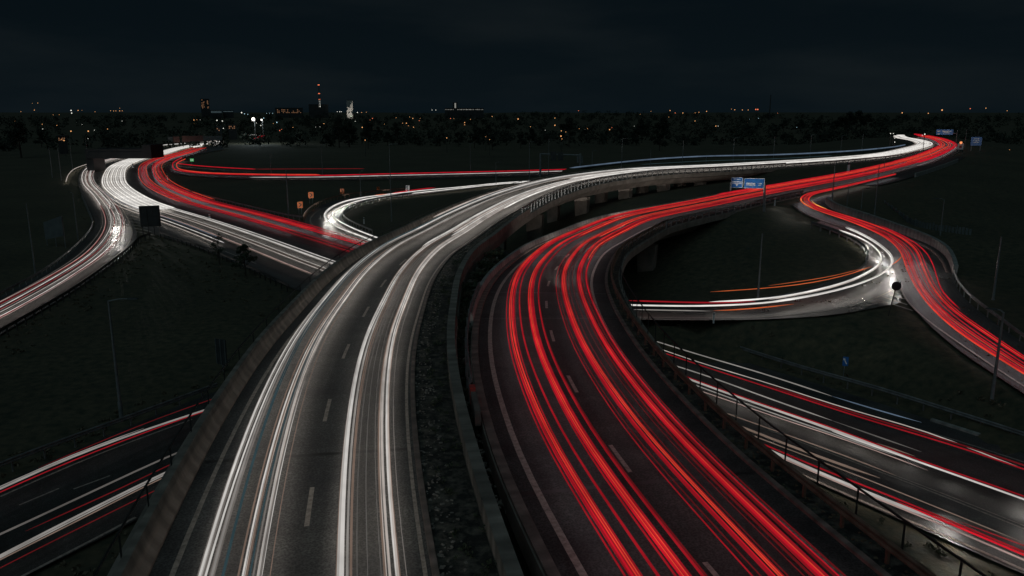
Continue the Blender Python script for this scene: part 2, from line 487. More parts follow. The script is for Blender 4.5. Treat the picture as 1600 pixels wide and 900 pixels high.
# ------------------------------------------------------------------ road lines
def ext(pts, a=0.0, b=0.0):
    """carry a surveyed line on, straight, a metres before its first and b metres past its last point"""
    p = [np.array(q, float) for q in pts]
    if a: d_ = p[0] - p[1]; p.insert(0, p[0] + d_ / np.linalg.norm(d_[:2]) * a)
    if b: d_ = p[-1] - p[-2]; p.append(p[-1] + d_ / np.linalg.norm(d_[:2]) * b)
    return p
def pl(pts, lift=0.0): return [P(x, y, h, lift) for x, y, h in pts]

F1 = Line([(-1.7, 0, 9), (-4.0, 11, 9)] + pl([(476, 838, 12), (485, 773, 12), (513, 630, 12), (543, 540, 12), (575, 482, 12), (600, 440, 12)])
          + pl([(648, 382, 12), (682, 365, 12), (725, 340, 12), (800, 305, 12), (862, 286, 12), (907, 277, 12), (1000, 266, 12), (1100, 261, 12.3), (1200, 255.5, 12.8),
                (1300, 249, 13.3), (1375, 242, 13.6), (1425, 232, 13.8), (1446, 225, 13.9), (1432, 219, 14), (1412, 215.5, 14), (1404, 212, 14)], 0.66), 2.0, 4)
F2 = Line([(10.3, 0, 9), (7.1, 12, 9)] + pl([(989, 746, 12), (953, 699, 12), (902, 615, 12), (885, 586, 12), (862, 525, 12), (853, 473, 12.2), (858, 438, 12.6), (874.5, 412.5, 13.0), (897, 390.5, 13.4)])
          + pl([(940, 360, 13.6), (985, 341, 13.7), (1050, 327, 13.8), (1100, 317.5, 13.9), (1150, 307, 14), (1190, 299.5, 14), (1262, 286.5, 14), (1325, 275, 14), (1375, 264, 14),
                (1437, 247.5, 14), (1468, 235, 14), (1480, 227, 14), (1466, 218, 14), (1440, 212, 14)], 0.66), 2.0, 4)
S1 = lambda x, y, h=12: F1.s_near(P(x, y, h)); S2 = lambda x, y, h=13.9: F2.s_near(P(x, y, h))
F1_ABUT = S1(1170, 262, 12.6)          # the flyover stands on an embankment from here on
F2_ABUT = S2(1050, 328, 13.8)

M_left = Line(ext(pl([(1850, 1010, 21), (1600, 897, 21), (1500, 852, 21), (1350, 788, 21), (1205, 722, 21), (900, 590, 21), (460, 452, 21), (400, 425, 21), (330, 395, 21), (280, 377, 21), (240, 366, 21), (214, 350, 21), (200, 328, 21),
                  (185, 306, 21), (176, 291, 21), (172, 276, 21), (180, 263, 21), (205, 251, 21), (235, 245, 21), (290, 234, 21), (345, 226, 21)]), 60, 0), 3, 2)
M_right = Line(ext(pl([(1850, 805, 21), (1600, 708, 21), (1535, 684, 21), (1460, 657, 21), (1375, 630, 21), (1200, 576, 21), (1000, 516, 21), (720, 425, 21), (467, 346, 21), (400, 328, 21), (315, 308, 21), (262, 290, 21), (244, 275, 21), (243, 262, 21),
                   (264, 252, 21), (300, 243, 21), (350, 233, 21)]), 60, 0), 3, 2)
L_left = Line(ext(pl([(-60, 490, 21), (0, 463, 21), (70, 424, 21), (130, 376, 21), (148, 352, 21), (140, 328, 21), (128, 305, 21), (122, 281, 21), (130, 263, 21), (152, 251, 21), (190, 242, 21), (250, 232, 21)]), 70, 0), 2.5, 2)
L_right = Line(ext(pl([(-60, 560, 21), (0, 523, 21), (112, 457, 21), (198, 394, 21), (214, 372, 21), (209, 350, 21), (199, 326, 21), (184, 305, 21), (173, 290, 21), (169, 277, 21), (177, 264, 21), (204, 251, 21), (255, 240, 21)]), 70, 0), 2.5, 2)
N_out = Line(pl([(1000, 277, 20), (900, 279, 20.5), (800, 283, 21), (720, 292, 21), (660, 298, 21), (585, 304.5, 21), (544, 309.5, 21), (513, 317, 21), (492, 326, 21), (479, 338, 21), (477, 350, 21), (496, 366, 21), (545, 385, 21), (640, 420, 21)]), 2, 2)
N_in = Line(pl([(1000, 280.5, 20), (900, 283, 20.5), (800, 287, 21), (720, 296.5, 21), (660, 303, 21), (600, 310.5, 21), (562, 318.5, 21), (545, 326, 21), (534, 337, 21), (539, 346, 21), (555, 355, 21), (580, 365, 21), (620, 380, 21), (700, 405, 21)]), 2, 2)
K_a = Line(pl([(262, 258, 21), (300, 263, 21), (400, 268.5, 21), (500, 271, 21), (600, 271, 21), (800, 267.5, 21), (1000, 262, 21), (1100, 258, 21)]), 4, 2)
K_b = Line(pl([(255, 268, 21), (285, 274, 21), (400, 281, 21), (500, 282, 21), (600, 281, 21), (800, 276.5, 21), (1000, 270, 21), (1100, 266, 21)]), 4, 2)
E_top = Line(ext(pl([(-150, 820, 21), (0, 758, 21), (92, 715, 21), (225, 657, 21), (310, 622, 21), (400, 590, 21), (520, 548, 21)]), 70, 0), 2, 2)
E_bot = Line(ext(pl([(-150, 1000, 21), (30, 905, 21), (125, 859, 21), (212, 814, 21), (330, 750, 21), (450, 685, 21), (560, 620, 21)]), 70, 0), 2, 2)
C_left = Line(ext(pl([(1237, 319, 14.15), (1242, 326, 14.4), (1255, 334, 14.7), (1280, 344, 14.95), (1312, 356, 15.25), (1345, 370, 15.6), (1372, 386, 15.95), (1390, 406, 16.3), (1401, 432, 16.7), (1411, 458, 17.0), (1430, 485, 17.35), (1465, 520, 17.8),
                  (1510, 556, 18.25), (1600, 615, 18.75), (1700, 680, 19.2)]), 0, 45), 1.5, 2)
C_right = Line(ext(pl([(1303, 304, 14.05), (1293, 311, 14.25), (1292, 319, 14.5), (1308, 329, 14.8), (1350, 343, 15.15), (1400, 361, 15.55), (1450, 380, 15.95), (1477, 398, 16.3), (1489, 425, 16.7), (1494, 447, 17.0), (1512, 471, 17.35), (1550, 501, 17.8),
                   (1600, 536, 18.25), (1700, 596, 18.8)]), 0, 45), 1.5, 2)
D_in = Line(pl([(1268, 349, 15.0), (1310, 366, 15.45), (1340, 381, 15.85), (1354, 397, 16.25), (1351, 411, 16.55), (1332, 425, 16.85), (1290, 441, 17.2), (1240, 456, 17.5), (1180, 466, 17.85), (1100, 471, 18.2), (1000, 472, 18.6), (920, 470, 18.9)]), 1.5, 2)
D_out = Line(pl([(1283, 345.5, 14.99), (1312, 356.5, 15.27), (1345, 370.5, 15.62), (1372, 386.5, 15.97), (1390, 406.5, 16.32), (1400, 432, 16.7), (1407, 455, 17.0), (1404, 474, 17.2), (1380, 478, 17.25), (1340, 486, 17.45), (1290, 493, 17.7), (1200, 498.5, 18.1),
                 (1100, 500, 18.4), (1000, 499, 18.75), (920, 496, 19.0)]), 1.2, 0)
B_a = Line(pl([(905, 262, 17.5), (1015, 250, 15.6), (1100, 244.5, 14.6), (1200, 243, 14.0), (1325, 238, 13.9), (1400, 230.5, 13.9)]), 4, 2)

# ------------------------------------------------------------------ ground
ctrl = []
def add_ctrl(line, step=3.0, s0=None, s1=None, off=0.0):
    ctrl.append(line.at(line.range(s0, s1, step), off))
for la, lb in ((M_left, M_right), (L_left, L_right), (N_out, N_in), (K_a, K_b), (E_top, E_bot), (C_left, C_right), (D_in, D_out)):
    n = int(max(la.L, lb.L) / 3) + 2
    t = np.linspace(0, 1, n)
    A, B = la.at(t * la.L), lb.at(t * lb.L)
    for c in (0, .25, .5, .75, 1): ctrl.append(A * (1 - c) + B * c)
for off in (-6.5, -3, 0, 3, 6.5): add_ctrl(F2, 3, F2_ABUT + 6, None, off)
for off in (-6, -2, 2, 6): add_ctrl(F1, 3, F1_ABUT + 6, None, off)
for off in (-3, 0, 3): add_ctrl(B_a, 4, None, None, off)
CT = np.vstack(ctrl)
CT[:, 2] -= 0.16

def far_rise(x, y):
    r = np.hypot(x, y)
    s = np.clip((r - 620) / 900, 0, 1); s = s * s * (3 - 2 * s)
    return s * (15.5 + 2.5 * np.sin(x / 260.0 + 1.0) + 1.5 * np.sin(x / 97.0)) - 0.5

def ground_z(x, y):
    x = np.atleast_1d(np.asarray(x, float)); y = np.atleast_1d(np.asarray(y, float))
    out = np.empty_like(x)
    for i in range(0, len(x), 3000):
        xs, ys = x[i:i + 3000], y[i:i + 3000]
        d2 = (xs[:, None] - CT[None, :, 0]) ** 2 + (ys[:, None] - CT[None, :, 1]) ** 2
        w = 1.0 / (d2 + 1.0) ** 2
        w0 = 1.0 / (14.0 ** 2) ** 2
        base = far_rise(xs, ys)
        out[i:i + 3000] = ((w * CT[None, :, 2]).sum(1) + w0 * base) / (w.sum(1) + w0)
    return out

def axis(lo, hi, step, far, ratio=1.16):
    a = list(np.arange(lo, hi + .01, step))
    st = step
    while a[-1] < far: st *= ratio; a.append(a[-1] + st)
    st = step
    while a[0] > -far: st *= ratio; a.insert(0, a[0] - st)
    return np.array(a)
gx = axis(-150, 150, 1.9, 7000); gy = axis(10, 300, 1.9, 7000)
gy = gy[gy > -400]
X, Y = np.meshgrid(gx, gy)
Z = ground_z(X.ravel(), Y.ravel())
gv = np.stack([X.ravel(), Y.ravel(), Z], 1)
gf = grid_faces(len(gy), len(gx))
ground = mesh("ground", gv, gf, GRASS, smooth=True); tag(ground, kind="structure")

# ------------------------------------------------------------------ lower roads
def struct(o): return tag(o, kind="structure")
struct(strip2("motorway", M_left, M_right, ASPHALT_DAMP, 0.0, 260, 7))
struct(strip2("slip_road", L_left, L_right, ASPHALT_DAMP, 0.010, 160, 5))
struct(strip2("slip_road", N_out, N_in, ASPHALT_SOAKED, 0.018, 140, 5))
struct(strip2("far_road", K_a, K_b, ASPHALT_DARK, 0.0, 120, 3))
struct(strip2("lower_road", E_top, E_bot, ASPHALT_DARK, 0.030, 60, 5))
struct(strip2("ramp_road", C_left, C_right, ASPHALT_DAMP, 0.0, 130, 5))
struct(strip2("loop_road", D_in, D_out, ASPHALT_SOAKED, -0.004, 150, 5))
struct(ribbon("back_road", B_a, -3, 3, 0.0, ASPHALT_DARK))

# ------------------------------------------------------------------ flyovers
def flyover(name, line, dl, dr, s_ab, label, mats, piers, pier_off):
    base = line.at(piers[0], 0, 0)[0]; base[2] = 0
    t = world_thing(name, base, label, "flyover")
    sweep("deck_slab", line, [(dl, -0.02), (dl, -0.75), (dl + 1.2, -1.0), (dr - 1.2, -1.0), (dr, -0.75), (dr, -0.02)], mats[0], 0, None, t)
    sweep("box_girder", line, [(dl + 1.4, -1.003), (dl + 2.2, -2.1), (dr - 2.2, -2.1), (dr - 1.4, -1.003)], mats[1], 0, s_ab, t)
    for s in piers:
        for off in pier_off:
            c = line.at(s, off)[0]; zt = c[2] - 2.103; zb = -1.2
            b = MB(); h = line.heading(s)
            v = np.vstack([box_v((c[0], c[1], 0), 1.1, 1.5, 0.0, h)[:4] * 1.0, box_v((c[0], c[1], 0), 1.3, 2.4, 0.0, h)[:4]])
            v[:4, 2] = zb; v[4:, 2] = zt
            b.add(v, BOX_F)
            b.build("pier", mats[1], t)
    # abutment wall where the embankment takes over
    c = line.at(s_ab + 1.0, (dl + dr) / 2)[0]
    b = MB(); b.box((c[0], c[1], (c[2] - 1.01 - 1.5) / 2), 1.6, dr - dl - 0.3, c[2] - 1.01 + 1.5, line.heading(s_ab)); b.build("abutment", mats[1], t)
    return t

s_p1 = [24, 46] + [S1(x, y) for x, y in ((700, 352), (790, 310), (862, 286), (925, 274), (985, 267.5), (1055, 263.5), (1110, 260.5))]
flyover("flyover", F1, -5.05, 5.7, F1_ABUT, "long curved concrete flyover carrying white streaks, standing on paired piers", [CONCRETE, CONCRETE], s_p1, (-2.4, 2.9))
s_p2 = [22, 44, S2(853, 470, 12.2), S2(880, 405, 13.1), S2(960, 352, 13.6)]
flyover("flyover", F2, -4.45, 5.5, F2_ABUT, "curved concrete flyover carrying red streaks, ending on an embankment at the blue signs", [CONCRETE, CONCRETE], s_p2, (-2.2, 3.0))
struct(ribbon("flyover_road", F1, -3.95, 3.42, 0.0, ASPHALT, cross=5))
struct(ribbon("verge", F1, 3.62, 5.15, 0.03, VERGE, cross=4))
struct(ribbon("flyover_road", F2, -4.05, 4.2, 0.0, ASPHALT_DARK, cross=5))
struct(ribbon("verge", F2, 4.42, 5.25, 0.03, VERGE, cross=3))
S_END1 = F1.L

def barrier(name, line, prof, mat, label, cat="barrier", s0=None, s1=None, ds=2.0):
    m = line.at((s0 or 0) + 5)[0]
    o = sweep(name, line, [(a, b) for a, b in prof], mat, s0, s1, None, ds)
    return tag(o, label, cat)
barrier("kerb", F1, [(3.43, -0.02), (3.43, 0.10), (3.61, 0.10), (3.61, -0.02)], KERB, "brick coloured kerb along the right edge of the white streaked flyover", "kerb")
barrier("kerb", F2, [(-4.4, -0.02), (-4.4, 0.12), (-4.06, 0.12), (-4.06, -0.02)], KERB, "stone kerb along the left edge of the red streaked flyover", "kerb")
barrier("kerb", F2, [(4.21, -0.02), (4.21, 0.10), (4.41, 0.10), (4.41, -0.02)], KERB, "brown kerb between red streaked flyover and its steel guardrail", "kerb")
barrier("concrete_barrier", F1, [(-4.55, -0.02), (-4.50, 0.72), (-4.28, 0.72), (-4.12, 0.28), (-3.96, 0.10), (-3.96, -0.02)], PARAPET, "stained brown concrete barrier along the outer left edge of the flyover", "barrier")
barrier("concrete_barrier", F1, [(5.18, -0.02), (5.18, 0.62), (5.60, 0.62), (5.66, -0.02)], PARAPET, "weathered grey concrete barrier on the inner edge of the white streaked flyover", "barrier", 0, S1(745, 333))

def w_beam(line, off, z, face):
    """profile of a corrugated rail, face = +1 or -1 side it bulges to"""
    a = [(0, -.16), (.05, -.11), (.05, -.06), (0, 0), (.05, .06), (.05, .11), (0, .16)]
    return [(off + face * x, z + y) for x, y in a] + [(off - face * .03, z + .16), (off - face * .03, z - .16)]

def guardrail(line, off, label, mat, s0=None, s1=None, pitch=2.0, height=.62, face=1, sunk=0.5, post_w=.09, name="guardrail", max_posts=98):
    s0 = 0 if s0 is None else s0; s1 = line.L if s1 is None else s1
    base = line.at((s0 + s1) / 2, off)[0]
    t = world_thing(name, base, label, "guardrail")
    sweep("rail", line, w_beam(line, off, height, face), mat, s0, s1, t, 2.0)
    n = int((s1 - s0) / pitch)
    if n > max_posts: pitch = (s1 - s0) / max_posts; n = max_posts
    b = MB(); b.box((0, 0, (height - sunk) / 2 + .02), post_w, post_w, height + sunk + .1)
    first = None
    for i in range(n + 1):
        s = s0 + i * pitch
        q = line.at(s, off - face * .075)[0]
        if first is None:
            first = b.build("post", mat, None); first.parent = t
            o = first
        else:
            o = dup(first, t)
        o.location = tuple(q - base); o.rotation_euler = (0, 0, line.heading(s))
    return t

def railing(line, off, label, mat, s0, s1, pitch=2.0, height=1.05, base_z=0.0, sunk=.5, lower=True, max_posts=98, cat="railing"):
    base = line.at((s0 + s1) / 2, off)[0]
    t = world_thing("railing", base, label, cat)
    r = .026
    sq = lambda z, r: [(off - r, z - r), (off + r, z - r), (off + r, z + r), (off - r, z + r)]
    sweep("handrail", line, sq(height, r), mat, s0, s1, t)
    if lower: sweep("lower_rail", line, sq(height * .52, r * .8), mat, s0, s1, t)
    n = min(max_posts, int((s1 - s0) / pitch)); pitch = (s1 - s0) / n
    b = MB(); b.box((0, 0, (height - sunk) / 2), .045, .04, height + sunk - .06)
    first = None
    for i in range(n + 1):
        s = s0 + i * pitch
        if first is None:
            first = b.build("post", mat, None); first.parent = t; o = first
        else: o = dup(first, t)
        o.location = tuple(line.at(s, off)[0] - base); o.rotation_euler = (0, 0, line.heading(s))
    return t

railing(F1, -4.85, "slim dark steel railing outside the brown concrete barrier of the flyover", DARK_STEEL, 4, S1(790, 309), 2.8, .85, lower=False)
railing(F1, -4.85, "distant stretch of steel railing behind the white streaks, from the crest onward", STEEL, S1(793, 309), S1(1300, 249, 13.3), 2.6, 0.9)
guardrail(F1, 5.30, "steel guardrail with close posts on the outer curve above the piers", STEEL, S1(735, 338), S1(1170, 258, 12.6), 2.0, 1.0, -1, .4, .12)
guardrail(F1, 5.30, "bright thin guardrail far along the flyover before the last bend", STEEL, S1(1175, 258, 12.6), S1(1405, 238, 13.7), 4.0, .8, -1, .4, .12)
guardrail(F2, 4.68, "rusty brown guardrail inside the railing of the red streaked flyover", RUST, 3, S2(1050, 328), 2.0, .62, -1, .5)
railing(F2, 5.36, "dark steel railing with stout posts above the lower motorway", DARK_STEEL, 3, S2(960, 352, 13.6), 2.0, 1.12, lower=False)
guardrail(F2, 5.2, "guardrail with pale posts at the tight inside of the red curve", STEEL, S2(962, 352, 13.6), S2(1190, 300, 14), 2.2, .7, -1, .4, .12)
barrier("concrete_barrier", F2, [(-4.75, -0.6), (-4.75, 0.55), (-4.5, 0.55), (-4.42, 0.12), (-4.42, -0.6)], PALE_CONC, "low grey concrete barrier on the outer left of the red curve", "barrier", S2(853, 500, 12), S2(1200, 298, 14))
barrier("concrete_barrier", F2, [(9.6, -1.3), (9.6, 0.75), (9.9, 0.75), (9.9, -1.3)], PALE_CONC, "grey parapet wall beside the far end of the red carriageway", "barrier", S2(1345, 272, 14), S2(1428, 250, 14))
struct(ribbon("flyover_road", F2, 4.42, 9.6, 0.012, ASPHALT_DARK, S2(1275, 285, 14), S2(1450, 243, 14), cross=3))

for ln, sl, a_, b_, nm in ((F1, s_p1[:5], -3.9, 3.4, "white"), (F2, s_p2, -4.0, 4.15, "red")):
    for s_ in sl:
        struct(ribbon("expansion_joint", ln, a_, b_, .003, DARK_STEEL, s_ + 3, s_ + 3.22, cross=5, ds=.2))
# white and dashed paint
def dash_marks(line, off, z, start, pitch, length, w, s_end, name="road_markings"):
    v, f, uv = [], [], []
    s = start
    while s < s_end:
        q = np.linspace(s, s + length, 3)
        a, b = line.at(q, off - w / 2, z), line.at(q, off + w / 2, z)
        for i in range(2):
            n = len(v); v += [a[i], b[i], b[i + 1], a[i + 1]]; f.append((n, n + 1, n + 2, n + 3))
        s += pitch
    return struct(mesh(name, v, f, PAINT))
d1s = F1.s_near(P(476, 838, 12)); p1 = (F1.s_near(P(543, 540, 12)) - F1.s_near(P(485, 773, 12))) / 2
dash_marks(F1, 0.0, .005, d1s - .1, 8.3, 2.55, .15, F1.L)
d2s = F2.s_near(P(989, 746, 12))
dash_marks(F2, 0.0, .005, d2s - 8.1, 8.0, 2.3, .16, F2.L)
def edge_line(line, off, w, z, s0=None, s1=None): return struct(ribbon("edge_marking", line, off - w / 2, off + w / 2, z, PAINT, s0, s1))
edge_line(F1, -3.35, .15, .006)
edge_line(F1, 3.25, .12, .006)
edge_line(F2, -3.42, .22, .006)
edge_line(F2, 3.2, .2, .006)
def px_mark(pts, w, z, name="edge_marking"):
    return struct(ribbon(name, Line(pl(pts), 1.5, 1), -w / 2, w / 2, z, PAINT))
px_mark([(1240, 321, 14.2), (1252, 330, 14.55), (1276, 341, 14.9), (1318, 355, 15.25)], .16, .02)
px_mark([(1298, 304.5, 14.05), (1281, 308, 14.12), (1273, 313, 14.25), (1271, 318, 14.4), (1278, 326, 14.6)], .16, .03)
px_mark([(1405, 447, 16.88), (1420, 474, 17.18), (1448, 500, 17.55), (1500, 537, 18.0), (1560, 578, 18.45), (1600, 604, 18.7), (1680, 655, 19.1)], .18, .03)
px_mark([(1405, 447, 16.88), (1390, 456, 16.98), (1370, 465, 17.1), (1345, 475, 17.3), (1300, 485, 17.6), (1200, 495, 18.05), (1100, 497, 18.35), (1000, 496, 18.72)], .16, .03)
for i, (a, b) in enumerate((((1393, 456), (1410, 461)), ((1386, 460), (1414, 468)), ((1378, 464), (1418, 477)), ((1368, 468), (1426, 486)), ((1356, 473), (1400, 474)), ((1345, 478), (1376, 477)))):
    h = 16.95 + (a[1] - 456) * .014
    px_mark([(a[0], a[1], h), ((a[0] + b[0]) / 2, (a[1] + b[1]) / 2 - .6, h + .08), (b[0], b[1], h + .16)], .22, .05, "gore_stripe")
px_mark([(112, 451, 21), (195, 388, 21), (206, 366, 21), (203, 350, 21), (192, 328, 21), (178, 308, 21)], .2, .03)
px_mark([(400, 412, 21), (340, 388, 21), (290, 365, 21), (240, 340, 21), (205, 318, 21)], .2, .03)
for k in range(9):
    f = k / 8
    a = (203 + 10 * f - 16 * (1 - f), 320 + 42 * f); b = (a[0] + 14 + 14 * f, a[1] + 3 + 3 * f)
    px_mark([(a[0], a[1], 21), ((a[0] + b[0]) / 2, (a[1] + b[1]) / 2 - .7, 21), (b[0], b[1], 21)], .35, .03, "gore_stripe")
px_mark([(555, 317, 21), (525, 321, 21), (504, 326.5, 21), (488, 337, 21), (485, 345, 21), (491, 355, 21), (505, 362, 21), (549, 378, 21), (575, 387, 21)], .22, .03)
px_mark([(545, 325.5, 21), (531.5, 334, 21), (528.5, 341, 21), (532, 346, 21)], .18, .03)
for a, b in (((462, 349), (484, 346)), ((462, 355), (488, 353)), ((474, 360), (496, 358))):
    px_mark([(a[0], a[1], 21), ((a[0] + b[0]) / 2, (a[1] + b[1]) / 2 + .4, 21), (b[0], b[1], 21)], .3, .03, "gore_stripe")
px_mark([(-20, 930, 21), (42, 897, 21), (125, 855, 21), (212, 809, 21)], .18, .036)
px_mark([(0, 777, 21), (125, 722, 21), (220, 685, 21), (300, 656, 21)], .16, .036)
for a, b in (((30, 790), (92, 764)), ((115, 765), (172, 744))): px_mark([(a[0], a[1], 21), ((a[0] + b[0]) / 2, (a[1] + b[1]) / 2, 21), (b[0], b[1], 21)], .13, .036, "lane_marking")
px_mark([(1205, 720, 21), (1350, 785, 21), (1500, 847, 21), (1620, 900, 21)], .2, .02)
px_mark([(1300, 632, 21), (1450, 675, 21), (1600, 722, 21), (1700, 757, 21)], .15, .02)
px_mark([(1200, 672, 21), (1325, 719, 21), (1475, 776, 21), (1600, 827, 21), (1700, 866, 21)], .14, .02)
px_mark([(1200, 669, 21), (1325, 716, 21), (1475, 772, 21), (1600, 822, 21), (1700, 861, 21)], .10, .02)

# ------------------------------------------------------------------ lower guardrails and walls
def px_line(pts): return Line(pl(pts), 1.5, 2)
guardrail(px_line([(0, 467, 21), (70, 428, 21), (128, 380, 21), (145, 354, 21), (137, 328, 21), (128, 308, 21)]), 0, "steel guardrail on the outer left of the curved white slip road", STEEL, face=1, height=.62)
guardrail(px_line([(-20, 541, 21), (0, 529, 21), (112, 462, 21), (198, 398, 21), (222, 376, 21), (236, 371, 21)]), 0, "dark posted guardrail between curved white slip road and grassy wedge", DARK_STEEL, face=-1, height=.75, post_w=.12)
guardrail(px_line([(250, 370, 21), (290, 383, 21), (340, 402, 21), (400, 430, 21), (452, 456, 21)]), 0, "dark posted guardrail between grassy wedge and straight motorway", DARK_STEEL, face=1, height=.75, post_w=.12)
guardrail(px_line([(250, 284, 21), (285, 299, 21), (316, 309, 21), (400, 330, 21), (446, 341, 21), (472, 345, 21)]), 0, "grey guardrail behind red streaks, ending by the orange chevrons", STEEL, face=-1, height=.8)
guardrail(px_line([(474, 344, 21), (480, 334, 21), (493, 324.5, 21), (513, 316, 21), (544, 308.5, 21), (585, 303.5, 21), (640, 299, 21)]), 0, "brownish guardrail round the outside of the small white loop", RUST, face=-1, height=.85, post_w=.14)
guardrail(px_line([(645, 306, 21), (594, 313, 21), (563, 321, 21), (546, 328, 21), (536, 338, 21), (541, 346, 21), (557, 355, 21), (582, 366, 21)]), 0, "guardrail on the inside of the small white loop", STEEL, face=1, height=.7, post_w=.12)
guardrail(px_line([(-30, 755, 21), (0, 741, 21), (107, 700, 21), (202, 665, 21), (290, 632, 21), (340, 613, 21)]), 0, "long grey guardrail above the lower road with two red streaks", STEEL, face=1, height=.62)
guardrail(px_line([(1010, 512, 21), (1060, 522, 21), (1130, 547, 21), (1200, 570, 21), (1286, 597, 21), (1330, 608, 21), (1420, 636, 21), (1512, 666, 21), (1600, 695, 21), (1700, 730, 21)]), 0, "long steel guardrail between the grass island and the lower motorway", STEEL, face=1, height=.7)
guardrail(px_line([(1267, 354, 15.1), (1311, 369, 15.5), (1341, 384, 15.9), (1356, 399, 16.3), (1352, 414, 16.6)]), 0, "short guardrail catching the headlights on the inside of the white hook", STEEL, face=1, height=.6, post_w=.14)
guardrail(px_line([(1490, 432, 16.8), (1497, 453, 17.05), (1520, 478, 17.4), (1560, 508, 17.9), (1602, 541, 18.3), (1680, 590, 18.8)]), 0, "pale guardrail following the ramp down from the concrete wall end", STEEL, face=1, height=.7)
RW = px_line([(1294, 318, 14.45), (1310, 329, 14.75), (1350, 342, 15.1), (1400, 360, 15.5), (1450, 378.5, 15.9), (1480, 396, 16.25), (1493, 418, 16.6), (1496, 430, 16.75)])
barrier("ramp_wall", RW, [(0.1, -.4), (0.0, 1.0), (.45, 1.02), (.5, -.4)], PALE_CONC, "curved pale concrete wall on the outer side of the red ramp", "wall")
RK = px_line([(1340, 345, 15.1), (1398, 367, 15.6), (1445, 384, 15.95), (1468, 402, 16.3), (1480, 426, 16.7)])
barrier("kerb", RK, [(-.12, -.1), (-.12, .12), (.12, .12), (.12, -.1)], KERB, "orange lit kerb stone in front of the curved pale wall", "kerb")
MK = px_line([(1455, 657, 21), (1490, 668, 21), (1530, 681, 21)])
barrier("kerb", MK, [(-.15, -.1), (-.15, .15), (.15, .15), (.15, -.1)], PALE_CONC, "broken pale kerb stones beside the lower motorway guardrail", "kerb")

# ------------------------------------------------------------------ light trails
END1, END2 = F1.L - 1, F2.L - 1
G1 = "headlight streaks on the white flyover"
def band(c, w, n, pal, edge=None, h=.66):
    out = []
    for i in range(n):
        o_ = c - w / 2 + w * (i + .5) / n + random.uniform(-.12, .12) * w / n
        col = random.choice(pal)
        if edge and i in (0, n - 1): col = edge
        out.append((o_, w / n * random.uniform(.46, .64), col, h + random.uniform(-.06, .06)))
    return out
WP = ["white", "white", "white", "white", "mid", "warm", "grey"]
lane_trails(F1, band(-2.74, .30, 6, WP, "low") + band(-2.46, .24, 4, ["cool", "grey", "low", "mid"], "low") + [(-2.2, .03, "teal", 1.0), (-2.05, .025, "teal", 1.1)] + band(-1.72, .26, 5, WP, "brown") + [(-1.55, .025, "teal", .8)] + band(-1.36, .28, 6, WP, "low") + [(-1.12, .014, "brown", .66)],
            "flyover lane by brown concrete barrier", G1, "left", 0, END1, wander=.12, drift=.8)
lane_trails(F1, band(1.13, .40, 8, WP, "brown") + [(1.42, .016, "brown", .66), (1.5, .014, "faint", .6), (1.80, .014, "faint", .6)] + band(2.36, .46, 9, WP, "brown") + [(2.1, .014, "faint", .6), (2.68, .012, "low", .6)],
            "flyover lane by brick coloured kerb", G1, "left", 0, END1, wander=.15)
lane_trails(F1, [(-2.95, 0.079, "warm", .8, S1(700, 352)), (-2.1, 0.072, "white", .9, S1(660, 376)), (-1.0, 0.048, "grey", .8, S1(690, 360)), (.9, 0.056, "white", .72, S1(640, 395)), (1.6, 0.064, "warm", .8, S1(660, 376)), (2.0, 0.065, "white", .8, S1(650, 382)),
                 (2.75, 0.072, "bright", .8, S1(740, 334)), (.55, 0.072, "bright", .8, S1(860, 286)), (-.2, 0.079, "bright", .8, S1(1000, 266)), (-1.4, 0.094, "bright", .85, S1(960, 270)), (1.2, 0.094, "bright", .85, S1(960, 270)), (2.3, 0.094, "bright", .85, S1(1000, 266))],
            "far half of the white flyover", G1, "left", 0, END1, wander=.18)
lane_trails(F1, [(o_, .15, "bright", .75, S1(1330, 247, 13.4)) for o_ in (-3.0, -2.4, -1.8, -.9, .2, .8, 1.5, 2.6)],
            "dense white bend before far blue sign", "dense white streaks in the last bend of the flyover", "left", 0, END1, wander=.1)
G2 = "tail light streaks on the red flyover"
RP = ["red", "red", "red", "dark_red", "dark_red"]
lane_trails(F2, [(-2.46, .03, "dark_red", .8)] + band(-2.2, .36, 7, RP, "dark_red", .82) + [(-2.31, .016, "hot", .86), (-2.16, .018, "hot", .9)] + [(-1.72, .045, "dark_red", .84)]
            + band(-1.04, .34, 6, RP, "dark_red", .82) + [(-1.1, .018, "hot", .9), (-.98, .018, "hot", .9)] + [(-.54, .04, "dark_red", .8), (-.46, .03, "dim_red", .8)],
            "red flyover lane by planted gap", G2, "left", 0, END2, "tail light", wander=.10, drift=-.75)
lane_trails(F2, [(.62, .022, "dark_red", .75), (.86, .02, "dim_red", .8)] + band(1.16, .34, 6, RP, "dark_red", .82) + [(1.10, .018, "hot", .9), (1.22, .016, "hot", .88)] + [(1.5, .02, "dim_red", .8), (1.78, .016, "dim_red", .8)]
            + band(2.3, .40, 7, ["red", "dark_red", "dark_red"], "dim_red", .82) + [(2.26, .016, "hot", .88)] + band(2.8, .16, 3, ["dark_red", "red"], "dim_red", .76),
            "red flyover lane by rusty guardrail", G2, "left", 0, END2, "tail light", wander=.10, drift=-.75)
